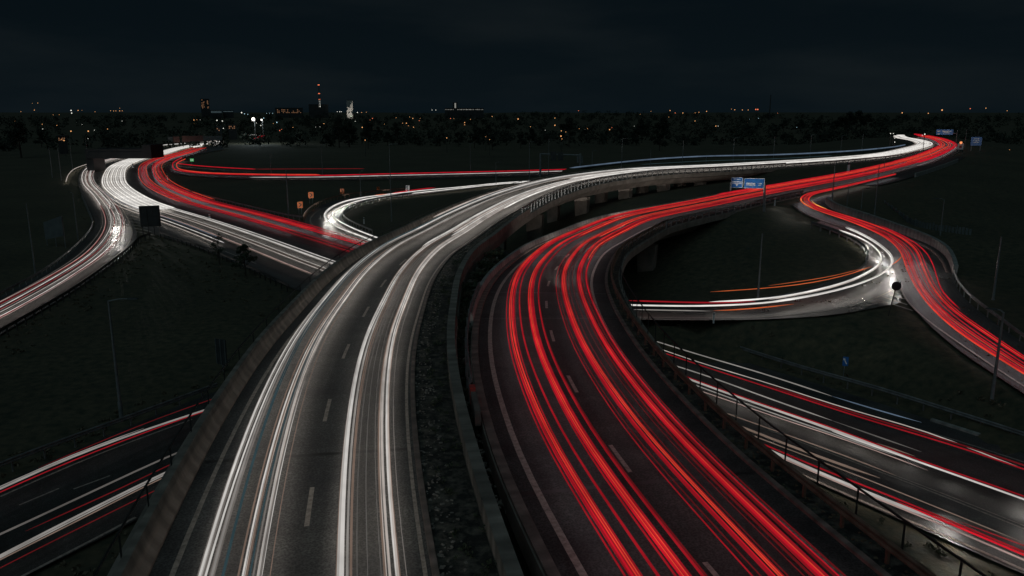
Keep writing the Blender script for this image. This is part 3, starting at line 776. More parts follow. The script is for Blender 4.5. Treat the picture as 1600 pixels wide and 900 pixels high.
lane_trails(F2, [(-2.42, .06, "red", .8, S2(860, 432)), (-.92, .05, "red", .9, S2(870, 415)), (-.8, .05, "hot", .8, S2(900, 388)), (.8, .03, "pink", .7, S2(925, 371), S2(1120, 314)), (1.35, .05, "hot", .85, S2(900, 388)), (2.1, .05, "red", .9, S2(890, 395)), (2.6, .05, "hot", .7, S2(860, 432)),
                 (-2.3, .09, "red", 1.0, S2(1120, 314)), (-1.15, .08, "hot", 1.0, S2(1160, 305)), (1.2, .09, "red", 1.0, S2(1160, 305)), (2.4, .09, "red", 1.0, S2(1200, 298))],
            "far half of the red flyover", G2, "left", 0, END2, "tail light", wander=.12)
lane_trails(F2, [(o_, .14, c, .85, S2(1400, 258, 14)) for o_, c in ((-2.9, "red"), (-1.9, "hot"), (.5, "hot"), (2.8, "red"), (3.4, "red"))],
            "last red bend under far blue sign", "red streaks in the last bend", "left", 0, END2, "tail light", wander=.1)
GC = "tail light streaks on the ramp"
def with_h(pts, tab):
    ys = [a[0] for a in tab]; hs = [a[1] for a in tab]
    return [(x, y, float(np.interp(y, ys, hs))) for x, y in pts]
HC = [(280, 14.0), (304, 14.02), (312, 14.25), (322, 14.6), (334, 14.95), (347, 15.3), (365, 15.75), (390, 16.25), (420, 16.7), (455, 17.1), (487, 17.55), (520, 18.05), (562, 18.55), (615, 19.0), (680, 19.4)]
cA = [(1400, 271), (1325, 288.5), (1290, 296), (1262, 302), (1252, 308), (1250, 313), (1256, 319), (1275, 328), (1320, 343), (1360, 359), (1388, 374), (1406, 392), (1417, 420), (1432, 450), (1460, 486), (1502, 522), (1600, 584), (1690, 640)]
cB = [(1400, 272.5), (1325, 291), (1290, 299), (1270, 304), (1264, 309), (1263, 314), (1270, 319), (1290, 327), (1335, 341), (1375, 355), (1405, 369), (1430, 388), (1444, 420), (1460, 452), (1490, 485), (1530, 513), (1600, 560), (1690, 615)]
def mixp(t, j=0.0): return [(a[0] * (1 - t) + b[0] * t + j * max(0, min(1, (i - 8) / 4)), a[1] * (1 - t) + b[1] * t) for i, (a, b) in enumerate(zip(cA, cB))]
ramp_sp = [(a_, b_, .66 * c_, d_) for a_, b_, c_, d_ in [(0.0, 0, .075, "hot"), (.06, 1, .06, "red"), (.14, 3, .07, "red"), (.3, 6, .05, "dark_red"), (.45, -3, .04, "hot"), (.55, 5, .05, "red"), (.7, -8, .05, "red"), (.85, 4, .05, "dark_red"), (.92, 0, .06, "red"), (1.0, 0, .07, "hot"), (1.06, 3, .05, "red")]]
px_trails([(with_h(mixp(t, j), HC), r, c, .8) for t, j, r, c in ramp_sp] + [(with_h([(1268, 313), (1272, 319), (1292, 326.5)], HC), .05, "amber", .8, "short glowing amber arc inside the ramp's hairpin, inner one")]
          + [(with_h([(1252, 309), (1250.5, 313), (1257, 319), (1274, 327)], HC), .06, "amber", .8, "short glowing amber arc inside the ramp's hairpin, outer one")]
          + [(with_h([(1375, 352), (1420, 373), (1445, 392), (1458, 414), (1465, 437), (1474, 458), (1500, 483)], HC), .05, "red", .9, "red streak swinging widest towards the curved pale wall")],
          "ramp curling off the red flyover", GC, "inner edge")
GD = "headlight streaks on the loop road"
HD = [(356, 15.25), (372, 15.65), (386, 16.0), (402, 16.35), (417, 16.6), (432, 16.85), (450, 17.15), (464, 17.5), (474, 17.9), (478, 18.4)]
def hd(pts): return with_h(pts, HD)
dO = [(1321, 355.5), (1340, 363.5), (1360, 374), (1380, 388), (1393, 402), (1391, 417), (1370, 432), (1325, 449), (1262, 463.5), (1200, 473)]
dO2 = [P(x, y, h, .66) + np.array((0, 0, .66)) for x, y, h in hd(dO)] 
dO3 = [P(x, y, h, .66) + np.array((0, 0, .66)) for x, y, h in ((1100, 478, 18.25), (1000, 477, 18.6), (930, 475, 18.9))]
dI = [(1311, 359), (1340, 369.5), (1362, 382), (1376, 397), (1376, 410), (1360, 423), (1325, 439.5), (1262, 456), (1200, 466.5)]
dI2 = [P(x, y, h, .66) + np.array((0, 0, .66)) for x, y, h in hd(dI)]
dI3 = [P(x, y, h, .66) + np.array((0, 0, .66)) for x, y, h in ((1100, 472.5, 18.25), (1000, 471.5, 18.6))]
for i, (q, r, c, lb) in enumerate(((dO2 + dO3, .075, "bright", "brilliant white streak on the outer side of the hook onto the loop road"), (dI2 + dI3[:1], .075, "bright", "brilliant white streak on the inner side of the hook onto the loop road"),
                                   ([a + np.array((.12, 0, .1)) for a in dO2], .05, "white", "thin white streak hugging the outer brilliant hook"), ([a + np.array((.1, .06, -.12)) for a in dI2], .05, "warm", "thin warm streak hugging the inner brilliant hook"))):
    tag(tube(spline(q, 1.4, 2), r, GLOW[c], beam=BEAM["white"]), lb, "light trail", GD)
px_trails([([(978, 469.5, 18.7), (1060, 472, 18.4), (1120, 473.5, 18.2), (1180, 471, 17.9)], .07, "dark_red", .8, "deep red streak topmost on the loop road under the red flyover"), ([(985, 483.5, 18.7), (1060, 485, 18.5), (1110, 486, 18.4)], .05, "grey", .6, "short grey streak low on the loop road beside the railing"),
           ([(1115, 485.5, 18.3), (1160, 484, 18.2), (1200, 480, 18.0), (1240, 475, 17.8)], .05, "orange", .7, "short orange streak just under the white hook's long tail"),
           ([(1110, 456, 18.2), (1200, 450, 17.9), (1262, 443, 17.5), (1330, 428, 16.9), (1362, 416, 16.6)], .035, "orange", 1.0, "long orange streak floating above the white hook's long tail"), ([(1200, 446.5, 17.9), (1300, 432, 17.2), (1345, 420, 16.8)], .025, "orange", 1.1, "thin orange streak, highest above the loop road"),
           ([(1393, 414, 16.5), (1404, 408, 16.4), (1410, 399, 16.25)], .05, "orange", .8, "tiny orange arc between the white hook and the red ramp")], "on the loop road passing under the red flyover", GD, "list of the loop")
# motorway, left half
HM = 21.0
Mref = Line(pl([(x, y, HM) for x, y in ((560, 420), (510, 403), (420, 371), (332, 342), (252, 318), (214, 299.5), (198, 286), (195, 271.5), (202, 258), (228, 247), (262, 239), (292, 230.5), (350, 220.5))], .66), 2.5, 2)
GM = "headlight streaks on the straight motorway"
lane_trails(Mref, [(-.15, .055, "white"), (-.5, .03, "low"), (-.95, .07, "white"), (-1.2, .045, "mid"), (-1.55, .025, "low"), (-3.4, .05, "mid"), (-3.75, .025, "brown"), (-4.15, .05, "warm"), (-4.5, .025, "low"), (-6.2, .06, "pink"), (-6.6, .03, "brown")],
            "straight motorway left of the flyover", GM, "right", 0, Mref.s_near(P(292, 230, 21)), wander=.12, ds=2.5)
lane_trails(Mref, [(-.1 - .62 * i, .17, "white" if i % 2 else "bright") for i in range(11)],
            "broad white bend of the motorway", "broad white bend of the distant motorway", "right", Mref.s_near(P(285, 329, 21)), Mref.L - 2, wander=.08, ds=2.5)
lane_trails(Mref, [(-7.6, .07, "white"), (-8.2, .05, "blue", 1.4), (-8.9, .06, "warm")], "joining the motorway past the hatched wedge", GM, "right", Mref.s_near(P(440, 378, 21)), Mref.s_near(P(226, 306, 21)), wander=.05)
GMR = "tail light streaks on the straight motorway"
s_r0 = Mref.s_near(P(560, 420, 21))
s_rm, s_re = Mref.s_near(P(415, 370, 21)), Mref.s_near(P(275, 236, 21))
lane_trails(Mref, [(4.4, .03, "dim_red"), (5.0, .04, "dark_red"), (5.4, .03, "dim_red"), (6.2, .045, "dark_red"), (6.7, .03, "dim_red"), (8.7, .04, "dark_red"), (9.2, .05, "red"), (9.7, .05, "red"), (10.2, .045, "dark_red"), (11.1, .04, "dark_red")],
            "straight motorway before the orange chevrons", GMR, "left", s_r0, s_re, "tail light", wander=.14, ds=2.5)
lane_trails(Mref, [(4.7, .04, "dark_red"), (5.2, .05, "red"), (6.0, .05, "red"), (6.5, .03, "hot"), (8.9, .06, "red"), (9.5, .04, "hot"), (9.9, .05, "red"), (10.6, .05, "red"), (11.4, .04, "dark_red")],
            "red motorway half beyond the grey guardrail", GMR, "left", s_rm, s_re, "tail light", wander=.14, ds=2.5)
lane_trails(Mref, [(4.2, .075, "hot", .8), (5.6, .075, "red", .8), (6.8, .075, "hot", .8), (8.8, .075, "red", .8), (9.9, .075, "hot", .8), (10.9, .075, "red", .8), (12.0, .075, "hot", .8)],
            "red bend of the distant motorway", "red bend streaks of the distant motorway", "left", Mref.s_near(P(262, 322, 21)), Mref.s_near(P(285, 233, 21)), "tail light", wander=.1, ds=2.5)
# slip road, left
Lref = Line(ext(pl([(x, y, HM) for x, y in ((-60, 515), (0, 486), (100, 430), (150, 396), (174, 368), (180, 348), (173, 326), (157, 305), (141, 288), (137, 275), (143, 263), (162, 252), (194, 245.5))], .66), 70, 0), 2.0, 2)
lane_trails(Lref, [(-2.1, .02, "low"), (-1.7, .045, "pink"), (-1.5, .028, "dark_red"), (-1.2, .03, "low"), (-.7, .05, "white"), (-.4, .03, "grey"), (-.15, .03, "dark_red"), (.15, .045, "mid"), (.6, .03, "low"), (1.0, .055, "white"), (1.25, .028, "dark_red"), (1.5, .03, "pink")],
            "curved slip road by dark billboard", "headlight streaks on the curved slip road", "left", 0, Lref.L, wander=.25)
lane_trails(Lref, [(o_, .12, c, .7, Lref.s_near(P(172, 325, 21))) for o_, c in ((-1.6, "white"), (-.6, "warm"), (.5, "white"), (1.5, "grey"))], "distant start of the curved slip road", "headlight streaks on the curved slip road", "left", 0, Lref.L, wander=.1)
px_trails([([(103, 284, 21), (107, 273, 21), (118, 263, 21), (142, 254.5, 21)], .10, "warm", .7, "lone warm white arc left of the curved slip road")], "arcing alone left of the slip road", "headlight streaks on the curved slip road", "left")
# small loop
nO = [(980, 278.5), (890, 281), (800, 284.5), (720, 292), (660, 297.5), (615, 302.5), (570, 308), (540, 314), (516, 324.5), (507, 335), (510, 343.5), (528, 355), (567, 370), (640, 398)]
nI = [(980, 279.5), (890, 282), (800, 286), (720, 294), (660, 300.5), (600, 306.5), (562, 313), (540, 320), (525, 328), (519.5, 334.5), (525, 342), (543, 352.5), (579, 367.5), (650, 392)]
px_trails([([(x, y, 21) for x, y in nO], .11, "bright", .66), ([(x, y, 21) for x, y in nI], .11, "bright", .66), ([(x + 1.6, y + .6, 21) for x, y in nO[6:]], .07, "white", .6), ([(x + 1.5, y + .5, 21) for x, y in nI[6:]], .07, "warm", .6)], "small loop in front of chevrons", "headlight streaks on the small loop", "outside")
px_trails([([(612, 302, 21), (645, 297, 21), (680, 293, 21)], .12, "red", .8, "red streak behind the white pair on the loop's far arm"), ([(585, 305, 21), (605, 303, 21)], .12, "orange", .8, "short orange streak at the smallest chevron sign")], "on the small loop road behind the white pair", "tail light streaks on the small loop", "right")
# far cross road
px_trails([([(285, 246, 21), (272, 253, 21), (270, 259, 21), (278, 266, 21), (325, 271, 21), (400, 273, 21), (500, 274, 21), (607, 271.5, 21), (800, 267, 21), (900, 264, 21), (1010, 260.5, 21)], .16, "red", .8),
           ([(290, 248, 21), (278, 254, 21), (276, 259, 21), (286, 265.5, 21), (330, 270, 21), (400, 272, 21), (500, 272.8, 21)], .16, "hot", .8),
           ([(275, 255, 21), (300, 258, 21), (345, 261.5, 21), (400, 264.3, 21)], .14, "red", .8), ([(400, 264.3, 21), (480, 263.8, 21), (570, 263.4, 21)], .06, "dark_red", .8),
           ([(390, 277, 21), (500, 276.5, 21), (612, 274, 21), (700, 272, 21), (800, 269.5, 21), (900, 266.5, 21), (1000, 263, 21)], .10, "white", .66)],
          "level road crossing the dark plain", "streaks on the far cross road", "top")
px_trails([([(890, 262.5, 17.6), (950, 255.5, 16.6), (1015, 249, 15.6), (1100, 244, 14.6), (1200, 242, 14), (1325, 236, 13.9), (1395, 229.5, 13.9), (1415, 226, 13.9)], .19, "blue", 2.6),
           ([(1000, 257, 15.8), (1100, 251.5, 14.6), (1200, 248.5, 14), (1300, 243, 13.9)], .06, "teal", .8)], "back road above the white flyover", "streaks on the back road", "top")
px_trails([([(230, 228.3, 21), (260, 226.2, 21), (290, 223.8, 21)], .26, "white", .7, "thin white streak above the overpass's right end"), ([(297, 223.3, 21), (320, 221.5, 21), (346, 219, 21)], .2, "warm", .7, "thin warm streak under the row of box containers"), ([(302, 229.5, 21), (316, 227.5, 21)], .4, "bright", .7, "short thick brilliant streak under the long red container"), ([(332, 226, 21), (346, 223.6, 21)], .3, "white", .7, "short white streak under the long grey container"),
           ([(1400, 211.6, 14), (1414, 211.3, 14)], .4, "bright", .7, "short brilliant streak beyond the last white bend"), ([(391, 210.5, 21), (407, 211.3, 21)], .35, "white", .7, "short white streak below the dazzling floodlight"), ([(380, 210, 21), (388, 210.8, 21)], .3, "warm", .7, "short warm streak left of the one below the dazzling floodlight")], "far off beyond the overpass", "short distant headlight streaks", "list of far ones")
px_trails([([(402, 214.5, 21), (408, 213, 21), (413, 211.5, 21)], .35, "dark_red", .8, "short deep red streak below the floodlights, right one"), ([(396, 216.5, 21), (404, 215.5, 21)], .3, "dark_red", .8, "short deep red streak below the floodlights, lower left one"), ([(1428, 209.5, 14), (1442, 211, 14)], .35, "red", .8, "short red streak beyond the last red bend")], "far off near the floodlights", "short distant tail light streaks", "list of far ones")
# motorway, right half
GR = "streaks on the lower motorway"
def r21(pts): return [(x, y, 21) for x, y in pts]
px_trails([(r21([(985, 521), (1002, 526), (1080, 550.5), (1200, 586), (1300, 619)]), .045, "grey", .66), (r21([(1300, 619), (1375, 642), (1440, 660)]), .04, "blue", .8),
           (r21([(1000, 534), (1095, 567), (1200, 598.5), (1325, 639), (1450, 675), (1575, 724), (1700, 770)]), .03, "warm", .66),
           (r21([(1010, 542), (1095, 571), (1200, 605), (1350, 654), (1500, 699), (1600, 733), (1700, 768)]), .045, "dark_red", .8), (r21([(1200, 602), (1350, 650), (1500, 694), (1600, 727), (1700, 760)]), .05, "dim_red", .8),
           (r21([(1025, 562), (1110, 589), (1200, 622), (1300, 657)]), .045, "grey", .66), (r21([(1300, 657), (1370, 682), (1440, 706)]), .04, "faint", .66),
           (r21([(1045, 578), (1125, 608), (1200, 634), (1325, 677), (1425, 715), (1600, 775), (1700, 812)]), .04, "dark_red", .8),
           (r21([(1045, 580), (1125, 610), (1200, 636), (1325, 680), (1425, 717)]), .085, "mid", .66), (r21([(1300, 674), (1425, 718), (1510, 748), (1600, 780), (1700, 817)]), .05, "white", .66),
           (r21([(1055, 590), (1125, 616), (1200, 643), (1325, 686), (1400, 712)]), .04, "grey", .6),
           (r21([(1065, 601), (1125, 621), (1200, 647.5), (1350, 697), (1450, 735)]), .03, "pink", .66), (r21([(1370, 692), (1430, 713)]), .035, "brown", .9),
           (r21([(1100, 633), (1200, 669), (1340, 719), (1400, 743)]), .03, "brown", .66), (r21([(1110, 648), (1200, 683), (1275, 712), (1375, 747)]), .07, "brown", .7),
           (r21([(1130, 662), (1200, 690), (1325, 737), (1450, 787), (1600, 848)]), .03, "brown", .8),
           (r21([(1130, 668), (1200, 697), (1300, 740), (1375, 768), (1475, 810), (1600, 862), (1700, 905)]), .045, "dark_red", .8),
           (r21([(1130, 672), (1200, 702), (1300, 747), (1400, 787), (1475, 817)]), .075, "mid", .66), (r21([(1150, 684), (1205, 708), (1300, 750), (1400, 791), (1475, 821), (1600, 875), (1700, 918)]), .045, "pink", .66),
           (r21([(1400, 783), (1475, 814), (1600, 867), (1700, 910)]), .05, "red", .85), (r21([(1500, 815), (1560, 838), (1620, 860)]), .03, "dark_red", .8)],
          "lower motorway beside grass island", GR, "top", ("white", "mid"))
# lower road, left
px_trails([(r21([(60, 731), (225, 662), (310, 631), (380, 607)]), .022, "dim_red", .7), (r21([(-40, 782), (0, 764), (92, 722), (225, 672), (304, 646), (390, 617)]), .055, "grey", .66), (r21([(-40, 778), (0, 761), (92, 719), (225, 669)]), .03, "grey", .66),
           (r21([(-40, 787), (0, 769), (107, 722), (297, 650), (390, 620)]), .03, "dark_red", .8), (r21([(-40, 853), (0, 835), (125, 777), (265, 712), (350, 678)]), .05, "faint", .66),
           (r21([(40, 830), (82, 810), (175, 770), (252, 732), (340, 692)]), .028, "dim_red", .8), (r21([(-40, 889), (0, 868), (125, 804), (248, 743), (340, 700)]), .05, "grey", .66), (r21([(-40, 892), (0, 871), (125, 808), (248, 746), (340, 703)]), .035, "grey", .66),
           (r21([(-40, 895), (0, 874), (125, 812), (242, 752), (340, 707)]), .03, "brown", .7), (r21([(-40, 908), (0, 887), (100, 837), (180, 797), (300, 738)]), .022, "dim_red", .8)],
          "lower road at the flyover's left foot", "streaks on the lower road", "top", False)

# ------------------------------------------------------------------ planted gap between the flyovers
gs = np.linspace(14, F1.s_near(P(790, 372, 12)), 40)
A = F1.at(gs, 5.70, -0.75)
bi = np.array([F2.s_near(F1.at(x, 9.0)[0]) for x in gs])
Bp = F2.at(np.maximum.accumulate(bi), -4.78, -0.75)
gap_a, gap_b = Line(A, raw=True), Line(Bp, raw=True)
struct(strip2("planted_gap", gap_a, gap_b, VERGE, 0.0, 60, 5))

def leaf_quads(centres, n_each, spread, size, rng, squash=.8):
    c = np.repeat(np.asarray(centres, float), n_each, 0)
    n = len(c)
    dirs = rng.normal(size=(n, 3)); dirs /= np.linalg.norm(dirs, axis=1, keepdims=True)
    rad = rng.random((n, 1)) ** .45
    sp = np.repeat(np.broadcast_to(np.asarray(spread, float), (len(centres),)), n_each)[:, None]
    p = c + dirs * rad * sp * np.array((1, 1, squash))
    a = rng.normal(size=(n, 3)); a /= np.linalg.norm(a, axis=1, keepdims=True)
    b = np.cross(a, rng.normal(size=(n, 3))); b /= np.maximum(np.linalg.norm(b, axis=1, keepdims=True), 1e-6)
    sz = (size * rng.uniform(.5, 1.3, (n, 1)))
    v = np.stack([p - a * sz, p + b * sz * .55, p + a * sz, p - b * sz * .55], 1).reshape(-1, 3)
    f = [(4 * i, 4 * i + 1, 4 * i + 2, 4 * i + 3) for i in range(n)]
    return v, f

def make_shrub(seed, h, n=420, leaf=.07, mat=LEAF):
    rng = np.random.default_rng(seed)
    t = empty("shrub", (0, 0, 0), "shrub", "shrub")
    cs = [(rng.uniform(-.5, .5) * h, rng.uniform(-.5, .5) * h, rng.uniform(.15, .8) * h) for _ in range(9)]
    v, f = leaf_quads(cs, n // 9, h * .3, leaf, rng)
    mesh("foliage", v, f, mat, t)
    b = MB()
    for c in cs: b.rod((0, 0, -.2), c, .02, .008, 5)
    b.build("stem", BARK, t)
    return t
protos = [make_shrub(3, .9), make_shrub(4, .6), make_shrub(5, .7, mat=LEAF_DRY)]
ft = np.linspace(.26, .93, 26)
used = [False] * 3
kinds = ["bushy dark green shrub", "low green shrub", "dry straw coloured shrub"]
for i, f in enumerate(ft):
    k = (i * 7) % 3
    q = gap_a.at(f * gap_a.L)[0] * .5 + gap_b.at(f * gap_b.L)[0] * .5
    q[:2] += np.array((random.uniform(-.35, .35), random.uniform(-.3, .3)))
    o = protos[k] if not used[k] else dup_tree(protos[k])
    used[k] = True
    o.location = tuple(q); o.rotation_euler = (0, 0, random.random() * 6)
    sc_ = random.uniform(.7, 1.25) * (1.0 if f < .6 else 1.3); o.scale = (sc_, sc_, sc_)
    o["label"] = f"{kinds[k]} growing in the planted gap between the two flyovers"; o["group"] = "shrubs in the planted gap: " + kinds[k]

guardrail(F2, -4.62, "thin steel guardrail between the shrubs and the red carriageway", STEEL, F2.s_near(P(727, 622, 12)), F2.s_near(P(745, 452, 12)), 2.0, .75, 1, .5)
q = F2.at(F2.s_near(P(727, 640, 12)), -4.62)[0]; hd_ = F2.heading(F2.s_near(P(727, 640, 12)))
t = world_thing("barrier_end", q, "red and white banded end piece where the thin guardrail begins beside the shrubs", "barrier end")
b = MB()
for k in range(5): b.box((q[0] + math.cos(hd_) * (.55 * (k - 2)), q[1] + math.sin(hd_) * (.55 * (k - 2)), q[2] + .32), .54, .22, .64, hd_, 1 if k < 3 else k % 2)
b.build("body", [REDPAINT, KERB], t)
b = MB(); b.box((q[0] + math.cos(hd_) * 1.3, q[1] + math.sin(hd_) * 1.3, q[2] + .68), .4, .24, .08, hd_); b.build("cap", REDPAINT, t)

# ------------------------------------------------------------------ lamp posts
def post_on_ground(x, y, h):
    return P(x, y, h)
def make_lamp_post(base, height, arm, label, arm_rz=0.0, group=None, r=.085):
    t = empty("lamp_post", base, label, "lamp post", group, arm_rz)
    b = MB(); b.rod((0, 0, -.6), (0, 0, 1.3), r * 1.5, r * 1.45, 10); b.build("base_sleeve", POLE, t)
    b = MB(); b.rod((0, 0, 1.28), (0, 0, height), r * 1.15, r * .62, 10); b.build("pole", POLE, t)
    if arm > 0:
        b = MB(); b.rod((0, 0, height - .03), (arm * .55, 0, height + .12), r * .5, r * .45, 8); b.rod((arm * .55, 0, height + .12), (arm, 0, height + .14), r * .45, r * .4, 8)
        b.build("arm", POLE, t)
        b = MB(); b.add(np.array([(arm, -.12, height + .1), (arm + .75, -.1, height + .12), (arm + .75, .1, height + .12), (arm, .12, height + .1),
                                  (arm + .05, -.07, height + .22), (arm + .65, -.06, height + .2), (arm + .65, .06, height + .2), (arm + .05, .07, height + .22)]), BOX_F)
        b.build("lamp_head", SIGN_BACK, t)
    return t
def lamp_px(bx, by, ty, h, label, arm=1.2, rz=0.0, r=.085):
    q = P(bx, by, h); z = q[1]
    top = Pz(bx, ty, z)[2]
    return make_lamp_post(q, top - q[2], arm, label, rz, r=r)
lamp_px(190, 655, 470, 21.0, "unlit grey lamp post rising behind the guardrail of the lower road", 1.3, 0.0, .10)
lamp_px(55, 425, 318, 21.0, "unlit pole outside the bend of the curved slip road, leftmost tall one", .0, 0)
lamp_px(122, 373, 302, 21.0, "thin unlit pole right beside the slip road's outer guardrail", 0.9, 2.5)
lamp_px(451, 335, 266, 21.0, "pale unlit pole standing left of the two nearest orange chevrons", 0, 0, .11)
lamp_px(612, 345, 226, 21.0, "tall thin lamp post inside the small white loop", 1.0, 0, .08)
lamp_px(504, 273, 226, 21.0, "thin far lamp post before the dark plain, on the cross road left of the loop", .8, 0)
lamp_px(424, 275, 240, 21.0, "short far lamp post on the cross road, above the pale unlit pole", .8, 0)
lamp_px(564, 312, 268, 21.0, "thin lamp post just behind the top of the small loop", .8, 0)
lamp_px(1184, 467, 365, 17.7, "unlit lamp post on the dark grass inside the white hook", .0, 0, .075)
lamp_px(1468, 376, 312, 16.5, "thin grey pole on the dark bank beside the board fence", .7, 3.14, .07)
lamp_px(1549, 488, 370, 18.6, "tall grey pole on the bank above the ramp guardrail", .0, 0, .10)
lamp_px(1545, 657, 488, 21.0, "tall lamp post with tiny arm in front of the ramp's red streaks", .35, 2.6, .11)
lamp_px(1366, 338, 258, 15.0, "tall thin pole behind the curved wall, under the far red carriageway", .0, 0, .07)
lamp_px(1345, 332, 296, 15.3, "short thin pole behind the curved wall between two taller poles", .6, 0.3, .06)
lamp_px(1323, 325, 288, 15.0, "short pole nearest the start of the curved wall", .0, 0, .06)
lamp_px(1300, 314, 256, 14.4, "dark pole at the outer corner where the ramp leaves the red flyover", .0, 0, .08)
lamp_px(1380, 276, 245, 15.0, "slim pole standing on the far red carriageway's parapet side", .0, 0, .07)
back = [(735, 224, 270, 21), (775, 254, 290, 21), (827, 222, 281, 21), (857, 218, 272, 21), (925, 236, 268, 19), (971, 217, 268, 16), (1016, 234, 263, 15.5), (1066, 220, 261, 15), (1103, 242, 257, 15), (1145, 216, 256, 14.8),
        (1163, 235, 255, 14.8), (1208, 214, 252, 14.6), (1265, 211, 249, 14.6), (1313, 212, 243, 14.6), (1346, 209, 240, 14.5), (82, 230, 277, 21), (96, 231, 281, 21), (114, 216, 268, 21), (138, 215, 258, 21), (1507, 203, 232, 15), (1527, 201, 222, 15)]
where_b = ["the cross road left of its white streak's gap", "the shoulder of the small loop's far arm", "the left of the dim sign gantry", "the middle of the dim sign gantry", "the right of the dim sign gantry",
           "the tallest spot above the flyover's crest", "the faint bluish streak's left end", "the faint bluish streak, tall", "the faint bluish streak, short", "the start of the blue signs' span, tall", "the start of the blue signs' span, short",
           "the blue streak right of the blue signs", "the blue streak over the ramp exit", "the blue streak short of the last bend", "the blue streak at the last white bend",
           "the dark field left of the lone arc, outermost", "the dark field left of the lone arc, second", "the dark field right above the lone arc", "the overpass's left end", "the far rounded blue sign, left of it", "the far rounded blue sign, behind it"]
for (x, ty, by, h), wb in zip(back, where_b):
    lamp_px(x, by, ty, h, f"thin distant lamp post by {wb}", .9 if x % 2 else 0.0, 0.0, .09)

# ------------------------------------------------------------------ signs
def added_spot(loc, target, power, angle, name="added_spot"):
    """added spot standing in for passing headlights, to brighten a sign, wall or road"""
    l = bpy.data.lights.new(name, 'SPOT'); l.energy = power; l.spot_size = R(angle); l.spot_blend = 1.0; l.color = (1, .95, .88); l.shadow_soft_size = .04
    o = bpy.data.objects.new(name, l); COL.objects.link(o); o.location = tuple(loc)
    o.rotation_euler = (Vector(target) - Vector(loc)).to_track_quat('-Z', 'Y').to_euler()
    return o

def bend_lamp(loc, tgt, power, angle=16):
    loc, tgt = np.array(loc, float), np.array(tgt, float)
    return added_spot(loc, tgt + np.array((0, 0, .055 * np.linalg.norm((tgt - loc)[:2]))), power, angle)

def face_cam(q): return math.atan2(-q[0], q[1])     # local -Y looks at the bridge the picture is taken from
def sign_panel(t, cx, cz, w, h, mat, name="panel", th=.08, y=0.0, radius=True):
    b = MB(); b.box((cx, y, cz), w, th, h); return b.build(name, mat, t)
def scribble(t, cx, cz, w, h, rows, y, seed, name="lettering"):
    rng = random.Random(seed); b = MB()
    for i, (ww, hh, off) in enumerate(rows):
        zc = cz + off; x = cx - ww / 2
        while x < cx + ww / 2 - .05:
            l = min(rng.uniform(.08, .2), cx + ww / 2 - x)
            b.box((x + l / 2, y, zc + rng.uniform(-.02, .02)), l * .8, .02, hh * rng.uniform(.75, 1.0)); x += l
    return b.build(name, SIGN_WHITE, t)

# blue sign on the red flyover
q = P(1193, 328, 13.95); ppm = FPX / (q[1] * CP + 5)
t = empty("gantry_sign", q, "pair of blue direction signs on a grey post beside the red streaks", "road sign", None, face_cam(q) + .05)
zt = lambda y: Pz(1193, y, q[1])[2] - q[2]
xs = lambda x: (x - 1193) / FPX * q[1] * 1.03
b = MB(); b.rod((.1, 0, -.5), (-.1, 0, zt(285)), .2, .17, 10); b.build("post", POLE, t)
b = MB(); b.box(((xs(1141) + 0) / 2, .12, zt(291)), -xs(1141), .10, .12); b.box(((xs(1141) + 0) / 2, .12, zt(282)), -xs(1141), .10, .12); b.build("cross_beam", POLE, t)
x0, x1, z0, z1 = xs(1143.2), xs(1160), zt(294.3), zt(278)
p_ = sign_panel(t, (x0 + x1) / 2, (z0 + z1) / 2, x1 - x0, z1 - z0, BLUE)
b = MB()
for a_ in (x0 + .03, x1 - .03): b.box((a_, -.05, (z0 + z1) / 2), .05, .02, z1 - z0)
for a_ in (z0 + .03, z1 - .03): b.box(((x0 + x1) / 2, -.053, a_), x1 - x0, .02, .05)
b.build("border", SIGN_WHITE, p_)
scribble(p_, (x0 + x1) / 2, (z0 + z1) / 2, 1, 1, [(.95, .14, .5), (1.3, .2, .12), (1.3, .2, -.12)], -.055, 1)
b = MB(); cx_, cz_ = (x0 + x1) / 2, z0 + .38
b.add([(cx_ - .2, -.06, cz_ + .12), (cx_ + .2, -.06, cz_ + .12), (cx_, -.06, cz_ - .16), (cx_ - .2, -.045, cz_ + .12), (cx_ + .2, -.045, cz_ + .12), (cx_, -.045, cz_ - .16)], [(2, 1, 0), (3, 4, 5), (0, 1, 4, 3), (1, 2, 5, 4), (2, 0, 3, 5)])
b.build("arrow", SIGN_WHITE, p_)
x0, x1, z0, z1 = xs(1162), xs(1191.8), zt(294.6), zt(279)
p_ = sign_panel(t, (x0 + x1) / 2, (z0 + z1) / 2, x1 - x0, z1 - z0, BLUE)
b = MB()
for a_ in (x0 + .03, x1 - .03): b.box((a_, -.05, (z0 + z1) / 2), .05, .02, z1 - z0)
for a_ in (z0 + .03, z1 - .03): b.box(((x0 + x1) / 2, -.053, a_), x1 - x0, .02, .05)
b.build("border", SIGN_WHITE, p_)
scribble(p_, x0 + .95, (z0 + z1) / 2, 1, 1, [(1.35, .2, -.02), (1.35, .2, -.27)], -.055, 2)
scribble(p_, x0 + 2.2, (z0 + z1) / 2, 1, 1, [(.6, .13, -.02), (.4, .13, -.25)], -.055, 3)
t2 = empty("sign_post", P(1141, 304, 13.9), "plain grey post at the left end of the blue direction signs", "post")
b = MB(); b.rod((0, 0, -.6), (0, 0, Pz(1141, 285, P(1141, 304, 13.9)[1])[2] - P(1141, 304, 13.9)[2]), .16, .14, 8); b.build("shaft", POLE, t2)
tq = q + np.array((-2.4, 0, zt(287)))
added_spot(F2.at(F2.s_near(P(1000, 338, 13.7)), 1.2, .9)[0], q + np.array((-2.6, 0, zt(286.5))), 13000, 16)  # added spot makes up for the sign's missing retroreflection

